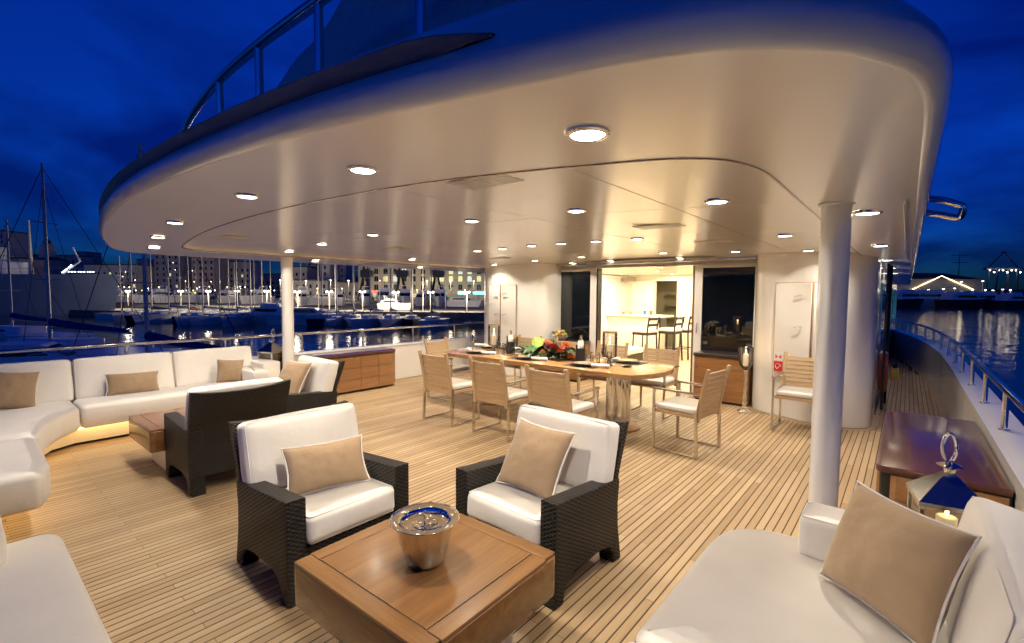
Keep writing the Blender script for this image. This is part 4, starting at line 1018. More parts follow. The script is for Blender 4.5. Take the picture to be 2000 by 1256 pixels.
# ------------------------------------------------------------------ dining chairs (face +y locally)
def make_chair():
    t = thing('dining_chair', 'x x x x', 'dining chair', group='teak slat dining chairs')
    sq = lambda a, b, w_=.0125: tube(B(), [a, b], w_ * 1.3, 4, cap=True)
    for s in (-1, 1):
        x = s * .262
        obj('leg', bx(x - .011, x + .011, .205, .235, .012, .625, .002, 1), STEEL, t)
        bm = B(); pr = [(-.26, .012), (-.23, .012), (-.215, .45), (-.245, .45)]
        obj('leg', extrude_yz(bm, pr, x - .011, x + .011, 0), STEEL, t)
        obj('runner', bx(x - .011, x + .011, -.255, .235, .0, .018, .002, 1), STEEL, t)
        obj('armrest', bx(x - .02, x + .02, -.25, .245, .626, .648, .006, 2), STEEL, t)
        bm = B(); pr = [(-.222, .36), (-.252, .36), (-.262, .50), (-.30, .70), (-.345, .885), (-.318, .89), (-.272, .70), (-.235, .50)]
        obj('back_stile', extrude_yz(bm, pr, s * .235 - .022, s * .235 + .022, .003), CHAIRV, t)
    for k in range(9):
        z = .405 + k * .0515
        y = -.236 - .075 * ((z - .38) / .5) ** 1.25
        bm = B(); box(bm, -.214, .214, -.007, .007, -.0242, .0242, .001, 1)
        bmesh.ops.rotate(bm, verts=bm.verts, matrix=Matrix.Rotation(R(10 + 6 * k / 8), 3, 'X'))
        bmesh.ops.translate(bm, verts=bm.verts, vec=(0, y, z))
        sl = obj('slat', bm, CHAIRT, t)
        if k == 0: pass
    obj('name_plate', bx(-.035, .035, -.2525, -.2505, .448, .462), GOLD, t)
    obj('seat_frame', bx(-.245, .245, -.22, .22, .385, .42, .004, 1), CHAIRT, t)
    obj('seat_cushion', cushion(.47, .44, .062, .024, .006, 10, .002, 9), CREAM, t, (0, .005, .452), ang=80)
    return t
proto = make_chair()
chs = [(-4.40, 4.10, 0, 'pale teak slat chair at the near side of the dining table, left one'), (-3.52, 4.10, 0, 'pale teak slat chair at the near side of the dining table, middle one'),
       (-2.68, 4.06, R(0), 'pale teak slat chair at the near side of the dining table, right one'), (-1.73, 4.93, R(83), 'pale teak slat chair at the right end of the dining table'),
       (-5.38, 5.0, R(-84), 'pale teak slat chair at the left end of the dining table'), (-2.62, 6.12, R(180), 'pale teak slat chair at the far side of the table near the doorway'),
       (-3.40, 6.14, R(180), 'pale teak slat chair at the far side behind the right bottle cooler'), (-4.18, 6.12, R(180), 'pale teak slat chair at the far side behind the flowers'), (-5.0, 6.15, R(178), 'pale teak slat chair at the far side, leftmost'),
       (-.92, 6.50, R(180), 'pale teak slat chair standing apart against the right wall lockers')]
for k, (x, y, a, lab) in enumerate(chs):
    o = proto if k == 0 else copy_tree(proto)
    o.location = (x, y, 0); o.rotation_euler = (0, 0, a); o['label'] = lab
# ------------------------------------------------------------------ things on the dining table
TZ = .75
GL_WINE = mesh_of(lathe(B(), [(.034, 0), (.033, .003), (.006, .006), (.004, .02), (.004, .085), (.012, .095), (.032, .12), (.038, .15), (.036, .185), (.030, .21), (.0288, .21), (.0345, .185), (.0365, .15), (.031, .122), (.004, .098)], 18), 'wine_glass', GLASS)
GL_TUMB = mesh_of(lathe(B(), [(.028, 0), (.030, .004), (.034, .11), (.0325, .11), (.0285, .008), (.0, .008)], 18), 'tumbler', GLASS)
PLATE = mesh_of(lathe(B(), [(.0, .004), (.07, .004), (.078, .006), (.118, .016), (.119, .0185), (.078, .0095), (.0, .008)], 32, capb=False), 'dinner_plate', PORC)
RIM = mesh_of(lathe(B(), [(.094, .0132), (.1195, .0192), (.1205, .0175), (.1195, .0165)], 32, capb=False), 'gold_rim', GOLD)
CHARG = mesh_of(lathe(B(), [(.0, .0), (.09, .0), (.10, .003), (.15, .016), (.151, .019), (.10, .008), (.0, .006)], 32), 'charger_plate', SLATE)
settings = [(-4.68, 4.86, 0, 'at the near left seat'), (-3.80, 4.86, 0, 'at the near middle seat'), (-2.93, 4.86, 0, 'at the near right seat'), (-2.66, 5.46, 1, 'at the far right seat'), (-3.42, 5.48, 1, 'at the far seat behind the right cooler'), (-4.2, 5.48, 1, 'at the far seat behind the flowers'), (-4.98, 5.46, 1, 'at the far left seat')]
MATM = mesh_of(bx(-.21, .21, -.15, .15, .001, .005, .001, 1), 'placemat', MATB)
nb = B(); tube(nb, [(-.105, 0, .022), (-.05, 0, .023), (0, 0, .022), (.06, 0, .023), (.105, 0, .022)], [.021, .023, .0215, .0225, .022], 12)
NAPM = mesh_of(nb, 'napkin_roll', NAPK)
kb = bx(-.005, .005, -.10, .0, .006, .0085); box(kb, -.008, .008, .0, .11, .006, .0085, .001, 1); KNIFE = mesh_of(kb, 'knife', CHROME)
kb = bx(-.004, .004, -.10, .03, .006, .0085)
for s in (-1, 0, 1): box(kb, s * .007 - .0018, s * .007 + .0018, .04, .095, .006, .0085)
box(kb, -.010, .010, .03, .04, .006, .0085); FORK = mesh_of(kb, 'fork', CHROME)
def put(name, me, label, cat, x, y, z, rz=0., group=None):
    o = bpy.data.objects.new(name, me); link(o); o.location = (x, y, z); o.rotation_euler = (0, 0, rz); return tag(o, label, cat, group)
for x, y, f, wh in settings:
    a = R(180) if f else R(random.uniform(-2, 2)); s = -1 if f else 1
    put('placemat', MATM, 'dark woven placemat ' + wh, 'placemat', x, y, TZ, a, 'placemats on the dining table')
    put('charger_plate', CHARG, 'dark charger plate ' + wh, 'plate', x, y, TZ + .005, 0, 'charger plates')
    p = thing('dinner_plate', 'white dinner plate with gold rim ' + wh, 'plate', (x, y, TZ + .018), 0, 'gold rimmed dinner plates')
    obj('body', PLATE, None, p); obj('rim', RIM, None, p)
    put('napkin_roll', NAPM, 'rolled white napkin ' + wh, 'napkin', x + s * .235, y - s * .03, TZ + .005, R(22) + a, 'rolled napkins')
    put('knife', KNIFE, 'steel knife ' + wh, 'knife', x + s * .168, y, TZ, a, 'table knives'); put('fork', FORK, 'steel fork ' + wh, 'fork', x - s * .172, y, TZ, a, 'table forks')
    for k, (gx, gy) in enumerate(((.17, .20), (.25, .16))):
        g = copy = put('wine_glass', GL_WINE, 'clear wine glass ' + wh + (' nearer the plate' if k == 0 else ' farther from the plate'), 'wine glass', x + s * gx, y + s * gy, TZ, 0, 'wine glasses')
        if k: g.scale = (.85, .85, .85)
def hurricane(label, x, y, z, r, h, stem, candle):
    t = thing('hurricane_candle', label, 'candle holder', (x, y, z), 0, 'hurricane candle holders')
    if stem: obj('foot', lathe(B(), [(.07, 0), (.072, .008), (.05, .02), (.022, .04), (.035, .055), (.018, .075), (.03, .09), (.05, .1), (.052, .108)], 24, capt=True), CHROME, t)
    b = .108 if stem else .0
    obj('glass_cylinder', lathe(B(), [(r * .9, b + .001), (r, b + .012), (r, b + h), (r - .003, b + h), (r - .003, b + .014), (0, b + .008)], 28), GLASS, t)
    obj('rim_band', lathe(B(), [(r + .001, b + h - .012), (r + .0025, b + h - .006), (r + .001, b + h + .001)], 28, capb=False), GOLD, t)
    cd = obj('candle', lathe(B(), [(.034, b + .015), (.034, b + candle - .004), (.029, b + candle), (.0, b + candle - .006)], 20), WAX, t)
    obj('flame', lathe(B(), [(.001, b + candle), (.006, b + candle + .010), (.0075, b + candle + .02), (.004, b + candle + .036), (.0004, b + candle + .048)], 10), FLAME, cd)
    return t
hurricane('tall glass hurricane candle on a chrome foot at the right of the table', -2.70, 5.06, TZ, .088, .30, True, .15)
hurricane('tall glass hurricane candle on a chrome foot at the left of the table', -4.52, 5.02, TZ, .085, .30, True, .15)
hurricane('squat glass candle cylinder behind the flowers', -4.66, 5.60, TZ, .09, .20, False, .13)
def cooler(label, x, y):
    t = thing('bottle_cooler', label, 'bottle cooler', (x, y, TZ), 0, 'black sleeved bottle coolers')
    obj('glass_tub', lathe(B(), [(.058, 0), (.060, .004), (.060, .205), (.057, .205), (.056, .01), (0, .01)], 26), GLASS, t)
    obj('leather_sleeve', lathe(B(), [(.0605, .012), (.0635, .014), (.0635, .165), (.0605, .167)], 26, capb=False), BLEATH, t)
    bt = thing('wine_bottle', label.replace('black sleeved bottle cooler', 'wine bottle with a silver neck in the cooler'), 'bottle', (x, y + .005, TZ + .012), 0, 'wine bottles in coolers')
    obj('body', lathe(B(), [(.036, 0), (.037, .15), (.036, .185), (.02, .225), (.0145, .24), (.0145, .26)], 20), simple('dark_bottle_glass', (.01, .02, .01), .08, amt=0) if 'dark_bottle_glass' not in MATS else MATS['dark_bottle_glass'], bt)
    obj('foil_cap', lathe(B(), [(.0152, .245), (.0152, .315), (.0, .316)], 16, capb=False), STEEL, bt)
    bm = B(); n = 14; rows = []
    for j in range(5):
        rows.append([bm.verts.new(((.05 - .018 * j / 4) * math.cos(2 * PI * k / n) * (1 + .12 * mnoise.noise(Vector((k * 1.7, j, x)))), (.05 - .018 * j / 4) * math.sin(2 * PI * k / n), .155 + .11 * j / 4 + .018 * mnoise.noise(Vector((k * 2.1, j, x * 3))))) for k in range(n)])
    for a, b in zip(rows, rows[1:]):
        for k in range(n): bm.faces.new((a[k], a[(k + 1) % n], b[(k + 1) % n], b[k]))
    obj('napkin', bm, NAPK, t, ang=70)
cooler('black sleeved bottle cooler right of the flowers', -3.17, 5.17); cooler('black sleeved bottle cooler left of the flowers', -4.34, 5.18)
# flower arrangement
fl_ = thing('flower_centrepiece', 'low centrepiece of red anthurium, orange proteas and dark leaves', 'flowers', (-3.72, 5.20, TZ)); fl_.scale = (1.45, 1.3, 1.3)
def leaf(L_, W_, curl, seed):
    bm = B(); n, m = 8, 4; g = {}
    for i in range(n + 1):
        for j in range(-m, m + 1):
            u = i / n; v = j / m
            wv = W_ * math.sin(PI * min(1, u * .92 + .08)) ** .7 * (1 - .15 * u)
            g[i, j] = bm.verts.new((L_ * u, v * wv / 2, curl * L_ * (u * (1 - u) * 2.2 - .35 * u * u) + .12 * wv * abs(v) ** 1.5 + .006 * math.sin(9 * u + seed)))
    for i in range(n):
        for j in range(-m, m): bm.faces.new((g[i, j], g[i + 1, j], g[i + 1, j + 1], g[i, j + 1]))
    return bm
rr = random.Random(4)
for k in range(40):
    a = k * 2.399; rad = rr.uniform(.0, .13)
    o = obj('leaf', leaf(rr.uniform(.14, .24), rr.uniform(.07, .12), rr.uniform(.15, .5), k), (LEAFD, LEAFD, LEAFG, LEAFG, LEAFL)[k % 5], fl_, (1.9 * rad * math.cos(a), rad * math.sin(a), .012 + .005 * (k % 5)), (rr.uniform(-.3, .3), rr.uniform(-.45, .0), a + rr.uniform(-.3, .3)), ang=80)
for (x, y, z, r, mt) in ((-.02, .03, .12, .045, ORANGE), (.19, .04, .12, .05, ORANGE), (.31, -.06, .04, .042, ORANGE), (.04, -.13, .05, .036, ORANGE), (-.06, .12, .12, .04, ORANGE)):
    bm = B(); n = 44
    for k in range(n):
        zz_ = 1 - k / n * 1.3; a = k * 2.4; rad = math.sqrt(max(0, 1 - zz_ * zz_)); d = Vector((rad * math.cos(a), rad * math.sin(a), zz_))
        tube(bm, [d * r * .35, d * r * .8, d * r * 1.05 + Vector((0, 0, .008))], [.006, .007, .002], 5)
    obj('protea', bm, mt, fl_, (x, y, z))
for (x, y, z, rz) in ((.17, -.10, .09, -1.9), (.25, -.13, .08, -.9)):
    f_ = obj('anthurium', leaf(.13, .12, .2, 1), RED, fl_, (x, y, z), (.5, -.5, rz), ang=80)
    obj('spadix', tube(B(), [(.02, 0, .01), (.05, 0, .05), (.06, 0, .075)], [.007, .006, .003], 8), LEAFL, f_)
for x, y, z in ((-.14, .02, .12), (-.08, -.08, .10)): obj('anthurium', leaf(.14, .12, .25, 2), LEAFL, fl_, (x, y, z), (.4, -.4, 2.6 + x * 8), ang=80)
# mills, dish
for x, y, lab in ((-3.0, 5.16, 'slim glass pepper mill right of the cooler'), (-2.93, 5.20, 'slim glass salt mill right of the cooler'), (-4.44, 5.17, 'slim glass pepper mill left of the left cooler'), (-4.50, 5.20, 'slim glass salt mill left of the left cooler')):
    t = thing('spice_mill', lab, 'mill', (x, y, TZ), 0, 'glass spice mills')
    obj('body', lathe(B(), [(.022, 0), (.022, .09), (.019, .09), (.019, .004), (0, .004)], 16), GLASS, t); obj('cap', lathe(B(), [(.023, .09), (.023, .10), (.012, .115), (.016, .13), (.0, .14)], 16), CHROME, t)
tag(obj('shell_dish', lathe(B(), [(.02, 0), (.05, .008), (.065, .02), (.06, .018), (.02, .004)], 20), CHROME, loc=(-2.50, 5.12, TZ)), 'small silver dish near the right end of the table', 'dish')
fbw = thing('fruit_bowl', 'shallow bowl heaped with fruit on the left drawer cabinet', 'fruit bowl', (-5.02, 7.46, .73))
obj('bowl', lathe(B(), [(.07, 0), (.085, .008), (.15, .075), (.152, .08), (.146, .076), (.08, .014), (0, .012)], 28), PORC, fbw)
FR = [simple('fruit_green', (.16, .22, .04), .4, amt=.2, scale=20), simple('fruit_orange', (.45, .18, .03), .5, amt=.2, scale=20), simple('fruit_brown', (.11, .055, .02), .5, amt=.3, scale=20), simple('fruit_yellow', (.5, .36, .08), .4, amt=.15, scale=20)]
for k in range(20):
    a = k * 2.4; rad = .10 * math.sqrt((k % 12) / 12); z = .085 + (.055 if k >= 11 else 0) + .01 * (k % 3); r = rr.uniform(.032, .046)
    bm = B(); bmesh.ops.create_icosphere(bm, subdivisions=2, radius=r)
    for v in bm.verts: v.co *= 1 + .12 * mnoise.noise(v.co * 25 + Vector((k, 0, 0)))
    obj('fruit', bm, FR[k % 4], fbw, (rad * math.cos(a) * (.75 if k >= 11 else 1.1), rad * math.sin(a) * (.75 if k >= 11 else 1.1), z), ang=80)
for k in range(9): obj('leaf', leaf(.12, .03, .3, k), LEAFG, fbw, (-.12, 0, .10), (0, rr.uniform(-.7, -.1), 2.6 + rr.uniform(-.8, .8)), ang=80)
# tall candle stand by the right cabinet
cs = thing('candle_stand', 'tall silver candle stand with a glass cup beside the right cabinet', 'candle stand', (-1.66, 6.98, 0))
obj('stem', lathe(B(), [(.085, 0), (.088, .012), (.07, .03), (.045, .05), (.05, .065), (.022, .10), (.03, .13), (.018, .16), (.026, .20), (.015, .26), (.022, .31), (.013, .40), (.02, .47), (.013, .53), (.025, .57), (.03, .585)], 24, capt=True), CHROME, cs)
obj('glass_cup', lathe(B(), [(.01, .586), (.05, .61), (.082, .66), (.092, .74), (.095, .86), (.098, .895), (.095, .895), (.089, .74), (.078, .66), (.045, .616), (.0, .60)], 32), GLASS, cs)
cd = obj('candle', lathe(B(), [(.034, .615), (.034, .80), (.03, .805), (0, .80)], 20), WAX, cs)
obj('flame', lathe(B(), [(.001, .803), (.007, .815), (.009, .83), (.004, .855), (.0004, .87)], 10), FLAME, cd)
cl_d = bpy.data.lights.new('candle_light', 'POINT'); cl_d.energy = 1.1; cl_d.color = (1, .62, .28); cl_d.shadow_soft_size = .012
def candle_light(t, z):
    o_ = bpy.data.objects.new('candle_light', cl_d); link(o_, t); o_.location = (0, 0, z)
for o_ in list(col.objects):
    if o_.name.startswith('hurricane_candle'): candle_light(o_, .33 if 'tall' in o_['label'] else .20)
candle_light(cs, .90)
# lanterns
def lantern(label, x, y, z0, s, rz, c):
    t = thing('lantern', label, 'lantern', (x, y, z0), rz, 'pyramid topped steel lanterns')
    a = .115 * s; h = .30 * s
    obj('base', bx(-a, a, -a, a, 0, .02 * s, .004, 1), CHROME, t)
    for sx in (-1, 1):
        for sy in (-1, 1): obj('corner_post', bx(sx * a - .008 * (1 + sx), sx * a + .008 * (1 - sx), sy * a - .008 * (1 + sy), sy * a + .008 * (1 - sy), .02 * s, h), CHROME, t)
    bm = B()
    k0, k1 = a * 1.06, a * .16
    lo = [bm.verts.new((sx * k0, sy * k0, h)) for sx, sy in ((-1, -1), (1, -1), (1, 1), (-1, 1))]; l2 = [bm.verts.new((v.co.x, v.co.y, h + .018 * s)) for v in lo]
    hi = [bm.verts.new((sx * k1, sy * k1, h + .13 * s)) for sx, sy in ((-1, -1), (1, -1), (1, 1), (-1, 1))]
    for k in range(4):
        bm.faces.new((lo[k], lo[(k + 1) % 4], l2[(k + 1) % 4], l2[k])); bm.faces.new((l2[k], l2[(k + 1) % 4], hi[(k + 1) % 4], hi[k]))
    bm.faces.new(hi); bm.faces.new(lo[::-1])
    obj('pyramid_roof', bm, STEELD, t, smooth=False)
    obj('finial', lathe(B(), [(a * .16, h + .13 * s), (.022 * s, h + .148 * s), (.046 * s, h + .163 * s), (.018 * s, h + .175 * s), (0, h + .18 * s)], 20), CHROME, t)
    obj('ring_handle', tube(B(), [(.008 * s * 0 + .042 * s * math.cos(k * PI / 12) * .55, .02 * s, h + .236 * s + .062 * s * math.sin(k * PI / 12)) for k in range(24)], .007 * s, 8, closed=True), CHROME, t)
    for k in range(4):
        g = bx(-a + .018, a - .018, a - .010, a - .007, .022 * s, h - .002)
        bmesh.ops.rotate(g, verts=g.verts, matrix=Matrix.Rotation(k * PI / 2, 3, 'Z')); obj('glass_pane', g, GLASS, t)
    candle_light(t, c + .075)
    cdl = obj('candle', lathe(B(), [(.042, .021), (.042, c - .004), (.036, c), (0, c - .008)], 20), WAX, t)
    obj('flame', lathe(B(), [(.001, c), (.006, c + .01), (.008, c + .02), (.004, c + .036), (.0004, c + .05)], 10), FLAME, cdl)
lantern('steel lantern with a lit candle behind the near right sofa', .20, 3.22, .22, 1.15, R(10), .27)
tag(obj('lantern_stand', bx(.03, .37, 3.05, 3.39, 0, .218, .008, 1), TEAKF), 'low teak block under the near lantern', 'stand')
lantern('steel lantern with a lit candle by the port pillar', -6.86, 2.94, .42, 1.1, R(20), .2)
tag(obj('lantern_stand', bx(-7.06, -6.66, 2.91 - .15 + .17, 3.1, 0, .418, .008, 1), WHITE), 'white block under the lantern by the port pillar', 'stand')

ORD = 'first second third fourth fifth sixth seventh eighth ninth tenth eleventh twelfth thirteenth fourteenth fifteenth sixteenth seventeenth eighteenth nineteenth twentieth'.split()
def ordw(k):
    if k < 20: return ORD[k]
    return 'twenty-' + ORD[k - 20] if k < 29 else ('thirtieth' if k == 29 else 'thirty-' + ORD[k - 30])
# =================================================================== HARBOUR
WZ = -2.6                                           # water level
m, n, b = newmat('harbour_water'); WATER = m
b.inputs['Base Color'].default_value = (.004, .010, .026, 1); b.inputs['Roughness'].default_value = .06; b.inputs['IOR'].default_value = 1.33; b.inputs['Specular IOR Level'].default_value = .6
g = n.nodes.new('ShaderNodeNewGeometry')
n1 = n.nodes.new('ShaderNodeTexNoise'); n1.inputs['Scale'].default_value = 1.3; n1.inputs['Detail'].default_value = 4; n.links.new(g.outputs['Position'], n1.inputs['Vector'])
n2 = n.nodes.new('ShaderNodeTexNoise'); n2.inputs['Scale'].default_value = .22; n2.inputs['Detail'].default_value = 3; n.links.new(g.outputs['Position'], n2.inputs['Vector'])
hsum = math_node(n, 'ADD', math_node(n, 'MULTIPLY', n1.outputs[0], .35), n2.outputs[0])
bump(n, b, hsum, .55, .12)
wb = B(); vs = [wb.verts.new(p) for p in ((-3000, -1500, WZ), (3000, -1500, WZ), (3000, 4000, WZ), (-3000, 4000, WZ))]; wb.faces.new(vs)
tag(obj('water', wb, WATER, smooth=False), kind='structure')
# hull of the yacht down to the water, under the deck
tag(obj('hull_side', bx(-7.25, .45, -2.5, 24, -3.2, -.31), WHITE), kind='structure')

HULLW = simple('boat_white', (.82, .82, .80), .3, amt=.08, scale=.6); HULLB = simple('boat_navy', (.02, .03, .09), .3, amt=.1); HULLD = simple('boat_dark', (.03, .03, .035), .4, amt=.1)
BWIN = simple('boat_window', (.01, .012, .016), .1, amt=0); MAST = simple('mast_alloy', (.42, .38, .36), .4, .3, amt=.1); MASTW = simple('mast_painted_lamplight', (.80, .60, .46), .45, amt=.1)  # MASTW: warm lamplight on the mast put into its colour
CANV = simple('blue_canvas', (.01, .03, .16), .8, amt=.2); WIRE = simple('rigging_wire', (.03, .04, .07), .5, amt=0)
STONE = simple('quay_stone', (.16, .145, .13), .85, amt=.25, scale=.8, bumps=(2., .4, .05))
BULB = emis('street_bulb', (1, .88, .66), 160); BULBS = emis('far_bulb', (1, .80, .50), 60); REDL = emis('red_neon', (1, .08, .05), 8); CYANL = emis('cyan_neon', (.15, .75, .9), 5); WHITEL = emis('white_neon', (.8, .92, 1), 3.5); YELL = emis('yellow_awning_light', (1, .55, .06), 4)
LITW = emis('lit_window_warm', (.95, .85, .42), .75); LITC = emis('lit_window_pale', (.75, .95, .82), .7); DARKW = simple('unlit_window', (.012, .015, .02), .15, amt=0)
def up_at(px, depth, py): return far(px, depth, py).z
def facing(px):                                      # rotation so that local +x runs to the right in the view
    return CAM_YAW
def place(name, label, cat, px, depth, z, rz=0., group=None):
    p = far(px, depth); return thing(name, label, cat, (p.x, p.y, z), CAM_YAW + rz, group)
# quays
def slab(name, px0, d0, px1, d1, back, z0, z1, mat=STONE):
    a, b_ = far(px0, d0), far(px1, d1); bm = B()
    d = Vector((-math.sin(CAM_YAW), math.cos(CAM_YAW), 0)) * back
    pr = [(a.x, a.y), (b_.x, b_.y), (b_.x + d.x, b_.y + d.y), (a.x + d.x, a.y + d.y)]
    return tag(obj(name, prism(bm, pr, z0, z1), mat, smooth=False), kind='structure')
slab('quay', 90, 105, 560, 84, 400, -3.2, -1.1); slab('quay_near', 555, 70, 985, 68, 400, -3.2, -1.15)
slab('quay_far_right', 1690, 235, 2150, 215, 600, -3.2, -.6)
# hills behind the town
hm = B(); pr_ = []
HILL = simple('dark_hillside', (.035, .035, .04), .9, amt=.4, scale=.02)
rows = []
for k in range(61):
    px = -250 + k * 21; base = far(px, 560); top = 22 + 16 * math.sin(k * .19 + .5) + 9 * math.sin(k * .53) - (12 if px > 520 else 0)
    d = Vector((-math.sin(CAM_YAW), math.cos(CAM_YAW), 0))
    rows.append([hm.verts.new((base.x, base.y, -1)), hm.verts.new((base.x + d.x * 60, base.y + d.y * 60, top * .7)), hm.verts.new((base.x + d.x * 160, base.y + d.y * 160, top)), hm.verts.new((base.x + d.x * 260, base.y + d.y * 260, -1))])
for a, b_ in zip(rows, rows[1:]):
    for k in range(3): hm.faces.new((a[k], a[k + 1], b_[k + 1], b_[k]))
tag(obj('hills', hm, HILL), kind='structure')
# town houses
FAC = [simple('facade_%d' % i, c, .85, amt=.12, scale=.15) for i, c in enumerate(((.52, .47, .42), (.42, .37, .34), (.60, .54, .44), (.36, .34, .34), (.48, .36, .28)))]
ROOFM = simple('town_roof', (.06, .05, .05), .9, amt=.2, scale=.3)
rb_ = random.Random(21)
def building(label, px0, px1, py_top, depth, z0, fac, lit=.12, storey=3.4, bay=3.2, roof=0., cat='building'):
    a, c = far(px0, depth), far(px1, depth); wd = (c - a).length; top = up_at((px0 + px1) / 2, depth, py_top)
    t = thing('town_house', label, cat, (*((a + c) / 2).to_2d(), z0), CAM_YAW, 'town buildings across the harbour'); h = top - z0
    obj('wall', bx(-wd / 2, wd / 2, 0, 14, 0, h), fac, t, smooth=False)
    if roof: 
        bm = B(); v = [bm.verts.new(p) for p in ((-wd / 2 - .5, -.5, h), (wd / 2 + .5, -.5, h), (wd / 2 + .5, 14.5, h), (-wd / 2 - .5, 14.5, h), (-wd / 2 + 2, 7, h + roof), (wd / 2 - 2, 7, h + roof))]
        for f in ((0, 1, 5, 4), (1, 2, 5), (2, 3, 4, 5), (3, 0, 4), (3, 2, 1, 0)): bm.faces.new([v[k] for k in f])
        obj('roof', bm, ROOFM, t, smooth=False)
    else: obj('roof', bx(-wd / 2 - .3, wd / 2 + .3, -.3, 14.3, h, h + .6), ROOFM, t, smooth=False)
    dk, lt = B(), B(); nd = nl = 0
    cols = max(1, int(wd / bay)); rws = max(1, int((h - 1.5) / storey))
    for r in range(rws):
        for k in range(cols):
            x = -wd / 2 + (k + .5) * wd / cols; z = 2.2 + r * storey
            if rb_.random() < lit: box(lt, x - .5, x + .5, -.06, .04, z - .8, z + .8); nl += 1
            else: box(dk, x - .5, x + .5, -.05, .05, z - .85, z + .85); nd += 1
    if nd: tag(obj('windows', dk, DARKW, t, smooth=False), kind='stuff')
    else: dk.free()
    if nl: tag(obj('lit_windows', lt, LITW, t, smooth=False), kind='stuff')
    else: lt.free()
    return t
town = [(-30, 15, 452, 300, 'dark tower block at the far left edge of the skyline', 0, .06), (-20, 40, 505, 260, 'low dark house block under the tower at the far left', 3, .08), (42, 66, 498, 330, 'grey house left of the church tower', 0, .05), (66, 100, 508, 300, 'broad brown house below the church tower', 1, .05), (112, 150, 500, 330, 'grey hillside house right of the tall left mast', 2, .05),
        (150, 172, 493, 380, 'narrow house high on the hillside at the left', 3, .05), (166, 268, 518, 270, 'wide pale palace front left of the warm mast', 2, .06), (268, 300, 508, 300, 'grey house directly beside the warm mast', 0, .06), (303, 352, 470, 280, 'tall house block right of the warm mast', 1, .05), (352, 378, 480, 300, 'dim house between two tall blocks', 3, .04), (376, 420, 472, 270, 'tall brown house above the yellow awning', 4, .05), (420, 448, 482, 300, 'tall grey house beyond the blue rigging', 0, .05), (448, 490, 512, 290, 'pale lower block left of the open sky gap', 2, .05), (490, 548, 536, 330, 'low dim block left of the port pillar', 3, .05),
        (574, 600, 522, 260, 'small pale house just right of the port pillar', 2, .03), (598, 628, 505, 280, 'brown house block with rows of windows right of the pillar', 4, .04), (626, 645, 500, 250, 'tall pale house with rows of windows', 0, .04), (646, 676, 508, 280, 'dark house left of the sky gap before the hotel', 1, .04), (560, 640, 548, 230, 'low dark arcade wall behind the quay lamps', 3, .02), (640, 702, 552, 240, 'low pale hall beside the hotel', 2, .06)]
for px0, px1, pyt, dp, lab, f, lit in town: building(lab, px0, px1, pyt, dp, -1.1, FAC[f], lit, roof=(2.2 if f in (1, 4) else 0))
# church tower
ch = place('church_tower', 'slim domed church tower on the left skyline', 'church tower', 88, 310, 0)
hT = up_at(88, 310, 488); obj('shaft', bx(-3, 3, 0, 6, 0, hT), FAC[0], ch, smooth=False); obj('belfry', bx(-2.4, 2.4, .6, 5.4, hT, hT + 4), FAC[2], ch, smooth=False); obj('dome', lathe(B(), [(2.2, hT + 4), (2.0, hT + 5.5), (1.2, hT + 6.8), (.3, hT + 7.5), (.1, hT + 9)], 14, (0, 3, 0)), ROOFM, ch)
# the long converted warehouse (hotel) with lit windows
hd = 200.; a, c = far(700, hd), far(990, hd); wd = (c - a).length; hz0 = -1.15
ht = thing('harbour_hotel', 'long pale quayside block with rows of arched lit windows', 'building', (*((a + c) / 2).to_2d(), hz0), CAM_YAW)
HOT = simple('hotel_plaster', (.52, .48, .33), .85, amt=.12, scale=.12)
obj('wall', bx(-wd / 2, wd / 2, 0, 18, 0, 24), HOT, ht, smooth=False); obj('roof', bx(-wd / 2 - .4, wd / 2 + .4, -.4, 18.4, 24, 24.8), ROOFM, ht, smooth=False)
def arch_win(): 
    pts = [(-.85, -1.15), (.85, -1.15), (.85, .75)] + [(.85 * math.cos(q_), .75 + .4 * math.sin(q_)) for q_ in (PI * .25, PI * .5, PI * .75)] + [(-.85, .75)]
    bm = B(); v = [bm.verts.new((x, -.05, z)) for x, z in pts]; f = bm.faces.new(v); r = bmesh.ops.extrude_face_region(bm, geom=[f]); bmesh.ops.translate(bm, vec=(0, .12, 0), verts=[q_ for q_ in r['geom'] if isinstance(q_, bmesh.types.BMVert)]); return bm
AW = {k: mesh_of(arch_win(), 'window', mt, smooth=False) for k, mt in (('d', DARKW), ('w', LITW), ('c', LITC))}
pat = {0: 'ddddddddddddddd', 1: 'ddwcdddwwwwcwwd', 2: 'ddddcddddwcwddc', 3: 'ddddddddddwdddd'}
for r in range(4):
    for k in range(15):
        px = 717 + k * 18.2; x = (far(px, hd) - (a + c) / 2).dot(RT); z = up_at(px, hd, (561, 544.5, 530, 515)[r]) - hz0
        o = obj('window', AW[pat[r][k % 15]], None, ht, (x, 0, z))
        if r < 3: obj('mullion', bx(-.05, .05, -.09, -.05, -1.15, 1.1), FAC[3], o, smooth=False)
obj('shopfront_glow', bx(-wd * .46, -wd * .1, -.3, .0, 1.0, 2.4), emis('shop_glow', (1, .9, .6), .35), ht, smooth=False)
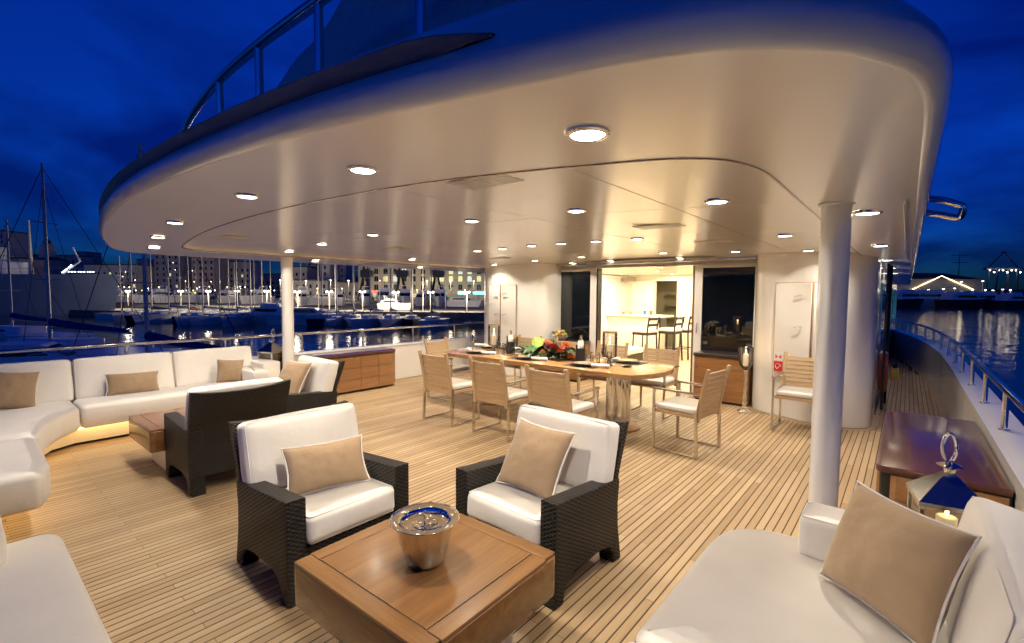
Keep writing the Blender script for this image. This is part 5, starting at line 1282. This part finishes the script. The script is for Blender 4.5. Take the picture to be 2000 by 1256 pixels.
# neon sign: red letters, cyan signs
sg = place('neon_sign', 'red neon sign at the foot of the pale quayside block', 'sign', 735, 190, hz0 + 2.4)
for k in range(5):
    bm = B(); xx = -3.4 + k * 1.6
    st = [((0, 0), (.1, 1.1)), ((.1, 1.1), (.8, .9 if k % 2 else 1.1)), ((.75, .1), (.8, 1.0))]
    for p0, p1 in st: tube(bm, [(xx + p0[0], 0, p0[1]), (xx + p1[0], 0, p1[1])], .12, 4)
    obj('neon_stroke', bm, REDL, sg, smooth=False)
for px, lab, mt, wd_ in ((902, 'green-blue neon wedge sign on the quay right', CYANL, 3.), (935, 'blue neon sign at the right end of the quay', emis('blue_neon', (.1, .5, 1), 5), 4.5)):
    s_ = place('neon_sign', lab, 'sign', px, 188, hz0 + 2.4); obj('panel', bx(-wd_ / 2, wd_ / 2, 0, .3, 0, 1.1), mt, s_, smooth=False); obj('bracket', bx(-.1, .1, 0, .3, -2.4, 0), HULLD, s_, smooth=False)
aw = place('awning', 'long yellow lit awning below the brown houses', 'awning', 378, 150, -1.1); obj('canopy', bx(-2.6, 2.6, 0, 2, 2.0, 2.5), YELL, aw, smooth=False)
for sx in (-2.3, 2.3): obj('post', bx(sx - .1, sx + .1, .9, 1.1, 0, 2.0), HULLD, aw, smooth=False)
tx = place('lit_sign', 'long white lit rooftop sign on the left shore', 'sign', 161, 250, up_at(161, 250, 533)); 
for k in range(9): obj('letter', bx(-7.2 + k * 1.6 + (.5 if k in (3, 6) else 0), -6.3 + k * 1.6, 0, .3, .2, .75), WHITEL, tx, smooth=False)
obj('frame', bx(-7.6, 7.6, .35, .6, -12, .2), HULLD, tx, smooth=False)
# quay cranes, black, in front of the hotel
def old_crane(label, px, depth):
    t = place('harbour_crane', label, 'crane', px, depth, -1.15, 0, 'black quay cranes')
    zt = up_at(px, depth, 541) + 1.15; k = zt / 7.
    for sx in (-1, 1):
        for sy in (0, 1): obj('leg', tube(B(), [(sx * 2.4, sy * 3, 0), (sx * .9, sy * 1.6, zt * .75), (sx * .6, sy, zt)], .32, 6), HULLD, t)
    obj('cross_beam', tube(B(), [(-1.3, 0, zt * .45), (1.3, 0, zt * .45)], .2, 6), HULLD, t)
    obj('cab', bx(-1.2, 2.6, -1, 2.2, zt - .2, zt + 2.4, .1, 1), HULLD, t, smooth=False)
    obj('counterweight', bx(1.6, 2.9, -.8, 2., zt + .4, zt + 2.0), HULLD, t, smooth=False)
    obj('jib', tube(B(), [(-.6, .5, zt + 1.5), (.2, .5, zt + 7.), (-2.5, .5, zt + 13)], [.5, .4, .2], 6), HULLD, t)
    obj('brace', tube(B(), [(1.4, .5, zt + 2.2), (-.2, .5, zt + 7.5)], .18, 6), HULLD, t)
old_crane('black quay crane at the left end of the pale block', 712, 168); old_crane('black quay crane in the middle before the pale block', 782, 168); old_crane('black quay crane at the right before the pale block', 852, 168)
# quay lamps
def quay_lamp(label, px, depth, py, z0, bulb, power, big):
    t = place('quay_lamp', label, 'street lamp', px, depth, z0, 0, 'lamps along the quays'); h = up_at(px, depth, py) - z0
    obj('post', tube(B(), [(0, 0, 0), (0, 0, h)], .09 if big else .07, 6), MAST, t); obj('arm', tube(B(), [(-.35, 0, h), (.35, 0, h)], .05, 5), MAST, t)
    for sx in ((-.35, .35) if big else (0,)):
        bm = B(); bmesh.ops.create_icosphere(bm, subdivisions=1, radius=.16 if big else .15); obj('bulb', bm, bulb, t, (sx, 0, h - .06), smooth=False)
    if power:
        l = bpy.data.lights.new('lamp', 'POINT'); l.energy = power; l.color = (1, .84, .58); l.shadow_soft_size = .25; lo = bpy.data.objects.new('lamp', l); link(lo, t); lo.location = (0, -.5, h - .3)
for k, (px, py) in enumerate(((250, 568), (353, 568), (407, 568), (463, 568), (521, 568))):
    quay_lamp('bright twin lamp on the left quay, %s from the left' % ('first', 'second', 'third', 'fourth', 'fifth')[k], px, 87, py, -1.1, BULB, 1600, True)
for k, (px, py) in enumerate(((581, 569), (643, 569), (708, 569), (773, 570), (841, 570), (912, 570))):
    quay_lamp('bright twin lamp on the right quay, %s right of the port pillar' % ('first', 'second', 'third', 'fourth', 'fifth', 'sixth')[k], px, 71.5, py, -1.15, BULB, 2200, True)
for k, (px, py) in enumerate(((548, 547), (598, 548), (646, 547), (681, 548), (742, 548), (834, 548), (880, 549), (925, 549))):
    quay_lamp('tall single lamp behind the right quay, %s from the left' % ordw(k), px, 130, py, -1.15, BULB, 900, False)
for k in range(34):
    px = 172 + k * 11.4 + rb_.uniform(-3, 3)
    if 552 < px < 572: continue
    quay_lamp('small far lamp of the promenade row, %s from the left' % ordw(k), px, 170, rb_.choice((559.5, 560.5, 567, 567.5)), -1.1, BULBS, 0, False)
hill = sorted([(83, 515, 280), (141, 517, 280), (100, 538, 240), (247, 531, 240), (265, 547, 220), (340, 513, 260), (344, 527, 260), (377, 529, 250), (222, 543, 240), (200, 540, 240), (363, 549, 200), (380, 550, 200), (413, 550, 200), (430, 550, 200), (154, 540, 240), (115, 540, 240), (219, 536.5, 240), (241, 540, 240)])
for k, (px, py, dp) in enumerate(hill):
    quay_lamp('scattered hillside lamp above the promenade, %s from the left' % ordw(k), px, dp, py, up_at(px, dp, py) - 5, BULBS, 0, False)
for k, px in enumerate((722, 768, 815, 862, 908)):  # lamps added to brighten the hotel front
    quay_lamp('lamp added to light the front of the pale quayside block, %s from the left' % ordw(k), px, 184, 566, -1.15, BULBS, 2800, False)
for k, px in enumerate((200, 290, 385, 470, 620, 668)):  # further added lamps, lifting the dark town facades
    quay_lamp('lamp added to light the fronts of the town houses, %s from the left' % ordw(k), px, 205, 563, -1.1, BULBS, 6500, False)
# boats --------------------------------------------------------------
def hull_mesh(L_, W_, H_, rake=.16, flare=.75, sheer=.25, tr=.75):
    """bow towards +x, waterline at z=0"""
    bm = B(); st = 12; rows = []
    for i in range(st + 1):
        u = i / st; x = -L_ / 2 + L_ * u
        w_ = W_ / 2 * (tr + (1 - tr) * min(1, u * 2.2)) * (1 - max(0, (u - .45) / .55) ** 2.2)
        top = H_ * (1 + sheer * max(0, u - .3) ** 1.5)
        xo = rake * L_ * max(0, (u - .7) / .3) ** 1.2
        rows.append([bm.verts.new(p) for p in ((x + xo * .0, -w_ * flare * .9, -.3), (x + xo * .3, -w_ * flare, .12), (x + xo, -max(w_, .02), top), (x + xo, max(w_, .02), top), (x + xo * .3, w_ * flare, .12), (x, w_ * flare * .9, -.3))])
    for a_, b_ in zip(rows, rows[1:]):
        for k in range(5): bm.faces.new((a_[k], a_[k + 1], b_[k + 1], b_[k]))
    bm.faces.new(rows[0][::-1]); bm.faces.new(rows[-1])
    return bm
def sailboat(label, px, depth, L_, rz, hull=HULLW, mast=14., cover=CANV, seed=0, mastm=MAST, z=WZ, tilt=0.):
    p = far(px, depth); t = thing('sailing_boat', label, 'sailing boat', (p.x, p.y, z), CAM_YAW + rz, 'moored sailing boats')
    H_ = .10 * L_; W_ = .3 * L_
    obj('hull', hull_mesh(L_, W_, H_, .05), hull, t, ang=40)
    cb_ = obj('cabin', prism(B(), round_poly([(-.12 * L_, -.28 * W_), (.22 * L_, -.16 * W_), (.22 * L_, .16 * W_), (-.12 * L_, .28 * W_)], .2), H_ * 1.0, H_ * 1.45, .06, 2), HULLW, t, ang=40)
    for s in (-1, 1): obj('window', bx(-.06 * L_, .12 * L_, s * .225 * W_ - .03, s * .225 * W_ + .03, H_ * 1.14, H_ * 1.28), BWIN, cb_, smooth=False)
    mt = obj('mast', tube(B(), [(.06 * L_, 0, H_), (.06 * L_ + tilt, 0, mast)], [.09, .06], 8), mastm, t)
    for zz_ in (.45, .72): obj('spreader', tube(B(), [(.06 * L_, -.6, mast * zz_), (.06 * L_, .6, mast * zz_)], .025, 5), mastm, mt)
    obj('boom', tube(B(), [(.06 * L_, 0, H_ * 1.9), (-.33 * L_, 0, H_ * 1.75)], .06, 6), mastm, t)
    obj('sail_cover', tube(B(), [(.05 * L_, 0, H_ * 2.15), (-.1 * L_, 0, H_ * 1.98), (-.32 * L_, 0, H_ * 1.85)], [.20, .17, .09], 8), cover, t)
    st_ = B()
    tube(st_, [(.06 * L_, 0, mast * .98), (.52 * L_, 0, H_ * 1.2)], .018, 4); obj('forestay', st_, WIRE, t)
    obj('backstay', tube(B(), [(.06 * L_, 0, mast * .98), (-.48 * L_, 0, H_)], .015, 4), WIRE, t)
    for s in (-1, 1): obj('shroud', tube(B(), [(.06 * L_, 0, mast * .9), (.02 * L_, s * .45 * W_, H_)], .012, 4), WIRE, t)
    return t
def motorboat(label, px, depth, L_, rz, hull=HULLW, z=WZ, fly=True, group='moored motor yachts'):
    p = far(px, depth); t = thing('motor_yacht', label, 'motor yacht', (p.x, p.y, z), CAM_YAW + rz, group); H_ = .13 * L_; W_ = .3 * L_
    obj('hull', hull_mesh(L_, W_, H_, .08, .65, .35, .9), hull, t, ang=40)
    pr1 = [(-.42 * L_, H_ * .95), (.22 * L_, H_ * 1.05), (.10 * L_, H_ * 1.75), (-.36 * L_, H_ * 1.8)]
    def xz(prof, w_):
        bm = B(); v = [bm.verts.new((x, -w_, zz_)) for x, zz_ in prof]; f = bm.faces.new(v); r = bmesh.ops.extrude_face_region(bm, geom=[f]); bmesh.ops.translate(bm, vec=(0, 2 * w_, 0), verts=[g_ for g_ in r['geom'] if isinstance(g_, bmesh.types.BMVert)]); return bm
    c_b = obj('cabin', xz(pr1, W_ * .36), HULLW, t, smooth=False)
    for s in (-1, 1): obj('window', xz([(-.30 * L_, H_ * 1.3), (.13 * L_, H_ * 1.28), (.08 * L_, H_ * 1.58), (-.28 * L_, H_ * 1.58)], .03).copy() if False else xz([(-.30 * L_, H_ * 1.3), (.13 * L_, H_ * 1.28), (.08 * L_, H_ * 1.58), (-.28 * L_, H_ * 1.58)], .03), BWIN, c_b, (0, s * W_ * .365, 0), smooth=False)
    wsb = B(); v = [wsb.verts.new(q_) for q_ in ((.205 * L_, -W_ * .3, H_ * 1.16), (.205 * L_, W_ * .3, H_ * 1.16), (.125 * L_, W_ * .3, H_ * 1.63), (.125 * L_, -W_ * .3, H_ * 1.63))]; wsb.faces.new(v); bmesh.ops.translate(wsb, verts=wsb.verts, vec=(.02, 0, .02)); obj('windscreen', wsb, BWIN, c_b, smooth=False)
    if fly:
        obj('flybridge', xz([(-.30 * L_, H_ * 1.8), (.04 * L_, H_ * 1.77), (.0, H_ * 2.2), (-.28 * L_, H_ * 2.1)], W_ * .28), HULLW, t, smooth=False)
        obj('radar_arch', tube(B(), [(-.24 * L_, -W_ * .3, H_ * 1.8), (-.29 * L_, -W_ * .27, H_ * 2.7), (-.29 * L_, W_ * .27, H_ * 2.7), (-.24 * L_, W_ * .3, H_ * 1.8)], .12, 6), HULLW, t)
    rl = B(); tube(rl, [(.05 * L_, -W_ * .42, H_ * 1.35), (.35 * L_, -W_ * .34, H_ * 1.5), (.52 * L_, 0, H_ * 1.6), (.35 * L_, W_ * .34, H_ * 1.5), (.05 * L_, W_ * .42, H_ * 1.35)], .03, 5); obj('bow_rail', rl, CHROME, t)
    return t
# row of boats lying at the right quay (bows towards the yacht)
motorboat('white motor yacht just left of the port pillar on the near quay row', 520, 64, 9.5, R(165)); motorboat('white motor yacht right of the port pillar on the near quay row', 602, 62, 9.5, R(8), fly=False)
row = [(633, 63, 7.5, HULLB, 'small navy sailing boat beside the white motor yacht'), (660, 62, 8, HULLW, 'white sailing boat with open cabin, second right of the motor yacht'), (692, 62, 9, HULLW, 'white sailing boat below the second quay lamp'), (727, 60, 10, HULLW, 'white sailing boat with dark fenders left of the middle crane'), (765, 60, 10, HULLW, 'white sailing boat with dark fenders right of the middle crane'), (803, 62, 9, HULLD, 'dark sailing boat among the white ones'), (845, 60, 8.5, HULLW, 'white sailing boat with a cockpit hood at the right end of the row')]
for k, (px, dp, L_, hl, lab) in enumerate(row): sailboat(lab, px, dp, L_, R(-100 + (k % 3) * 12), hl, 12.5 + (k * 7 % 5) * .8, seed=k)
lrow = [(262, 68, 9, HULLW, 'pale sailing boat at the left of the left boat row'), (302, 66, 9, HULLD, 'dark sailing boat behind the warm mast'), (338, 66, 10, HULLW, 'white sailing boat right of the warm mast'), (372, 64, 9, HULLB, 'navy sailing boat with a red cover'), (402, 63, 10, HULLW, 'white sailing boat in the middle of the left row'), (436, 63, 9, HULLW, 'white sailing boat beside the blue rigging'), (466, 62, 10, HULLW, 'white sailing boat right of the blue rigging'), (494, 65, 9, HULLW, 'white sailing boat left of the moored motor yacht')]
CANR = simple('red_canvas', (.16, .03, .03), .8, amt=.2)
for k, (px, dp, L_, hl, lab) in enumerate(lrow): sailboat(lab, px, dp, L_, R(-80 - (k % 3) * 14), hl, 12 + (k * 5 % 6) * .8, CANR if k == 3 else CANV, seed=k + 20)
# second rank: yachts ashore and behind the quay
for k, (px, dp, L_, lab) in enumerate(((590, 92, 13, 'blue-lit motor yacht ashore behind the first right quay lamp'), (628, 95, 12, 'motor yacht ashore with a long low hull behind the second lamp'), (660, 96, 12, 'motor yacht ashore left of the first crane foot'), (715, 98, 14, 'motor yacht ashore under the left crane'), (752, 98, 16, 'big motor yacht ashore between the first two cranes'), (792, 98, 15, 'motor yacht ashore under the middle crane'), (826, 98, 13, 'motor yacht ashore left of the right crane'), (860, 98, 15, 'motor yacht ashore under the right crane'), (905, 92, 9, 'small white motor boat ashore at the right'), (770, 72, 7, 'white motor boat on the quay edge before the middle crane'))):
    motorboat(lab, px, dp + 6, L_ * .78, R((-70, -160, -60, -75, -85, -80, -95, -85, -20, -10)[k]), z=-1.15 + .3, fly=k not in (1, 8), group='motor yachts on the quay')
for k, (px, dp, L_, lab) in enumerate(((190, 92, 11, 'low white motor boat at the far left quay'), (230, 100, 12, 'motor yacht behind the far left quay lamp'), (300, 98, 14, 'motor yacht behind the warm mast quay'), (345, 100, 13, 'motor yacht behind the second left lamp'), (395, 98, 14, 'motor yacht behind the third left lamp'), (440, 100, 13, 'motor yacht behind the blue rigging'), (500, 96, 14, 'motor yacht behind the fifth left lamp'))):
    motorboat(lab, px, dp + 14, L_ * .75, R(-60 - 17 * (k % 4)), z=-1.1 + .25, group='motor yachts at the left quay')
# the grey ship's bow on the left
sh_ = thing('grey_ship', 'big blue-grey ship with its bow pointing right at the left edge', 'ship', (*far(30, 75).to_2d(), WZ), CAM_YAW + R(6))
SHIPB = simple('ship_blue_grey', (.30, .36, .40), .5, amt=.1, scale=.3)
obj('hull', hull_mesh(34, 9, 6.6, .05, .55, .12, .95), SHIPB, sh_, (-7.2, 6, 0), ang=40)
obj('deckhouse', bx(-14, -4.5, 3, 9, 6.6, 9.0, .2, 1), HULLW, sh_, smooth=False); obj('funnel', bx(-9.5, -7, 4.5, 7.5, 9, 11.5, .3, 2), SHIPB, sh_)
obj('mast', tube(B(), [(-2.5, 6, 6.6), (-2.5, 6, 16)], [.35, .15], 8), MAST, sh_); obj('white_arm', tube(B(), [(2.5, 6, 7), (5.2, 6, 9.2), (4.2, 6, 11.5)], .14, 6), HULLW, sh_)
obj('work_light', tube(B(), [(2.6, 5.6, 7.2), (4.2, 5.6, 8.5)], .10, 6), WHITEL, sh_); obj('deck_rail', tube(B(), [(-12, 2.2, 7.5), (4, 2.2, 7.8), (9.5, 5.6, 8.)], .03, 5), MAST, sh_)
hu = place('harbour_hut', 'small white harbour hut beside the ship bow', 'hut', 162, 85, -1.2); obj('wall', bx(-1.2, 1.2, 0, 2.4, -1.0, 2.4), HULLW, hu, smooth=False); obj('roof', bx(-1.4, 1.4, -.2, 2.6, 2.4, 2.55), ROOFM, hu, smooth=False)
pn = slab('pontoon', 130, 80, 260, 78, 30, -3.1, -1.7)
# close sailing yachts on the port side, with the two tall masts
sailboat('close blue-covered sailing yacht whose tall mast stands at the far left', 118, 24, 12, R(172), HULLW, up_at(104, 24, 322) - WZ, CANV, 40, MAST)
sailboat('close sailing yacht with the thick warm-lit mast cut by the roof edge', 306, 19, 11, R(160), HULLW, up_at(298, 19, 282) - WZ, CANV, 41, MASTW)
sailboat('close sailing yacht with a slim mast near the left edge', 34, 34, 11, R(168), HULLW, up_at(34, 34, 430) - WZ, CANV, 42, MASTW)
motorboat('close small white motor boat below the port rail at the far left', 40, 21, 8, R(30), fly=False)
# masts and spars of boats hidden behind others
for k, px in enumerate((236, 330, 352, 383, 447, 459, 480, 497, 512, 529, 588, 622, 655, 690, 742, 768, 806, 826, 870)):
    dp = 72 + (k * 13) % 17; p = far(px, dp)
    t = thing('mast_pole', 'slim bare mast rising among the moored boats, %s from the left' % ordw(k), 'mast', (p.x, p.y, WZ), 0, 'bare masts among the boats')
    obj('pole', tube(B(), [(0, 0, 0), (0, 0, 9.5 + (k * 7) % 5)], [.07, .05], 6), MAST, t); obj('spreader', tube(B(), [(-.5, .4, 6.5), (.5, -.4, 6.5)], .025, 5), MAST, t)
    obj('hull', hull_mesh(7, 2.2, .8), HULLW, t, rot=(0, 0, R(40 + 20 * (k % 4))))
# right shore: warehouse, ships, cranes ------------------------------------
wh = place('warehouse', 'long low warehouse on the right shore with a gable of light strings', 'warehouse', 1820, 262, -.6)
wl = 27; WHF = simple('warehouse_plaster', (.30, .29, .24), .85, amt=.15, scale=.1); hw_ = up_at(1820, 262, 545) + .6
obj('wall', bx(-wl, wl + 1, 0, 30, 0, hw_), WHF, wh, smooth=False)
bm = B(); v = [bm.verts.new(p) for p in ((-wl - .6, -.6, hw_), (wl + 1.6, -.6, hw_), (wl + 1.6, 30.6, hw_), (-wl - .6, 30.6, hw_), (-wl + 6, 15, hw_ + 4), (wl - 8, 15, hw_ + 4))]
for f in ((0, 1, 5, 4), (1, 2, 5), (2, 3, 4, 5), (3, 0, 4), (3, 2, 1, 0)): bm.faces.new([v[k] for k in f])
obj('roof', bm, ROOFM, wh, smooth=False)
STRING = emis('light_string', (1, .72, .36), 9)
def wx(px): return (far(px, 262) - far(1820, 262)).dot(RT)
for a_, b_ in (((1775, 568), (1836, 539)), ((1836, 539), (1900, 566))):
    obj('light_string', tube(B(), [(wx(a_[0]), -.4, up_at(a_[0], 262, a_[1]) + .6), (wx(b_[0]), -.4, up_at(b_[0], 262, b_[1]) + .6)], .14, 5), STRING, wh)
for k in range(7): obj('door', bx(-22 + k * 7, -19.5 + k * 7, -.1, .1, 0, 3.4), DARKW, wh, smooth=False)
WPT = []
for k, (px, py) in enumerate(((1813, 566), (1842, 564), (1864, 563), (1876, 550), (1898, 566), (1918, 549), (1924, 566), (1939, 567), (1958, 565), (1973, 566), (1748, 560))):
    quay_lamp('white lamp on the right shore, %s from the left' % ordw(k), px, 240, py, -.6, BULB, 900 if k % 3 == 0 else 0, True)
rrow = [(1735, 205, 22, HULLD, 'dark motor yacht partly behind the house flank on the right shore'), (1775, 208, 26, HULLW, 'long pale motor yacht below the left half of the light gable'), (1835, 205, 26, HULLW, 'pale motor yacht below the peak of the light gable'), (1885, 200, 24, HULLD, 'black hulled ship with a bright deck light on the right shore'), (1940, 206, 24, HULLW, 'pale motor yacht near the right edge'), (1985, 200, 22, HULLD, 'dark motor yacht cut by the right edge')]
for k, (px, dp, L_, hl, lab) in enumerate(rrow): motorboat(lab, px, dp, L_, R((-20, 15, -25, 10, -30, 15)[k]), hl, group='motor yachts on the right shore')
cr_ = place('container_crane', 'blue container crane with floodlights at the right edge', 'crane', 1965, 520, -.6)
zt = up_at(1965, 520, 525) + .6
CRB = simple('crane_blue', (.04, .06, .14), .6, amt=.1)
for sx in (-1, 1):
    for sy in (0, 10): obj('leg', tube(B(), [(sx * 12, sy, 0), (sx * 10.5, sy, zt)], .9, 6), CRB, cr_)
    obj('stay', tube(B(), [(sx * .6, 5, zt + 18), (sx * 18, 5, zt)], .6, 5), CRB, cr_)
obj('main_beam', bx(-20, 24, 3, 7, zt - 1, zt + 1.2), CRB, cr_, smooth=False); obj('apex', bx(-1.6, 1.6, 4, 6, zt + 16.5, zt + 19), CRB, cr_, smooth=False)
for k in range(8):
    bm = B(); bmesh.ops.create_icosphere(bm, subdivisions=1, radius=.7); obj('floodlight', bm, BULBS, cr_, (-17 + k * 4.8, 2.4, zt - 1.6 - (2.2 if k % 3 == 1 else 0)), smooth=False)
CONT = [simple('container_red', (.30, .06, .04), .6, amt=.15), simple('container_blue', (.05, .08, .2), .6, amt=.15), simple('container_ochre', (.35, .2, .08), .6, amt=.15)]
for k in range(16):
    px = 1926 + (k % 8) * 11; t = place('shipping_container', '%s shipping container in the right shore stack, %s tier, %s from the left' % (('red', 'blue', 'ochre')[k * 5 % 3], ('lower', 'upper')[k // 8], ordw(k % 8)), 'container', px, 470, -.6 + (k // 8) * 5.2, 0, 'shipping containers on the right shore')
    obj('box', bx(-2.7, 2.7, 0, 6, 0, 5.1), CONT[k * 5 % 3], t, smooth=False); obj('door_bar', bx(-.1, .1, -.15, 0, .4, 4.7), HULLD, t, smooth=False)
ts = place('tall_ship', 'square-rigged mast standing behind the warehouse', 'mast', 1870, 330, -2.0)
zt = up_at(1870, 330, 494) + 2.; obj('mast', tube(B(), [(0, 0, 0), (0, 0, zt)], [.4, .2], 6), HULLD, ts)
for py in (499, 513): z_ = up_at(1870, 330, py) + 2.; obj('yard', tube(B(), [(-6, 0, z_), (6, 0, z_)], .2, 5), HULLD, ts)
obj('hull', hull_mesh(30, 6, 3), HULLD, ts)
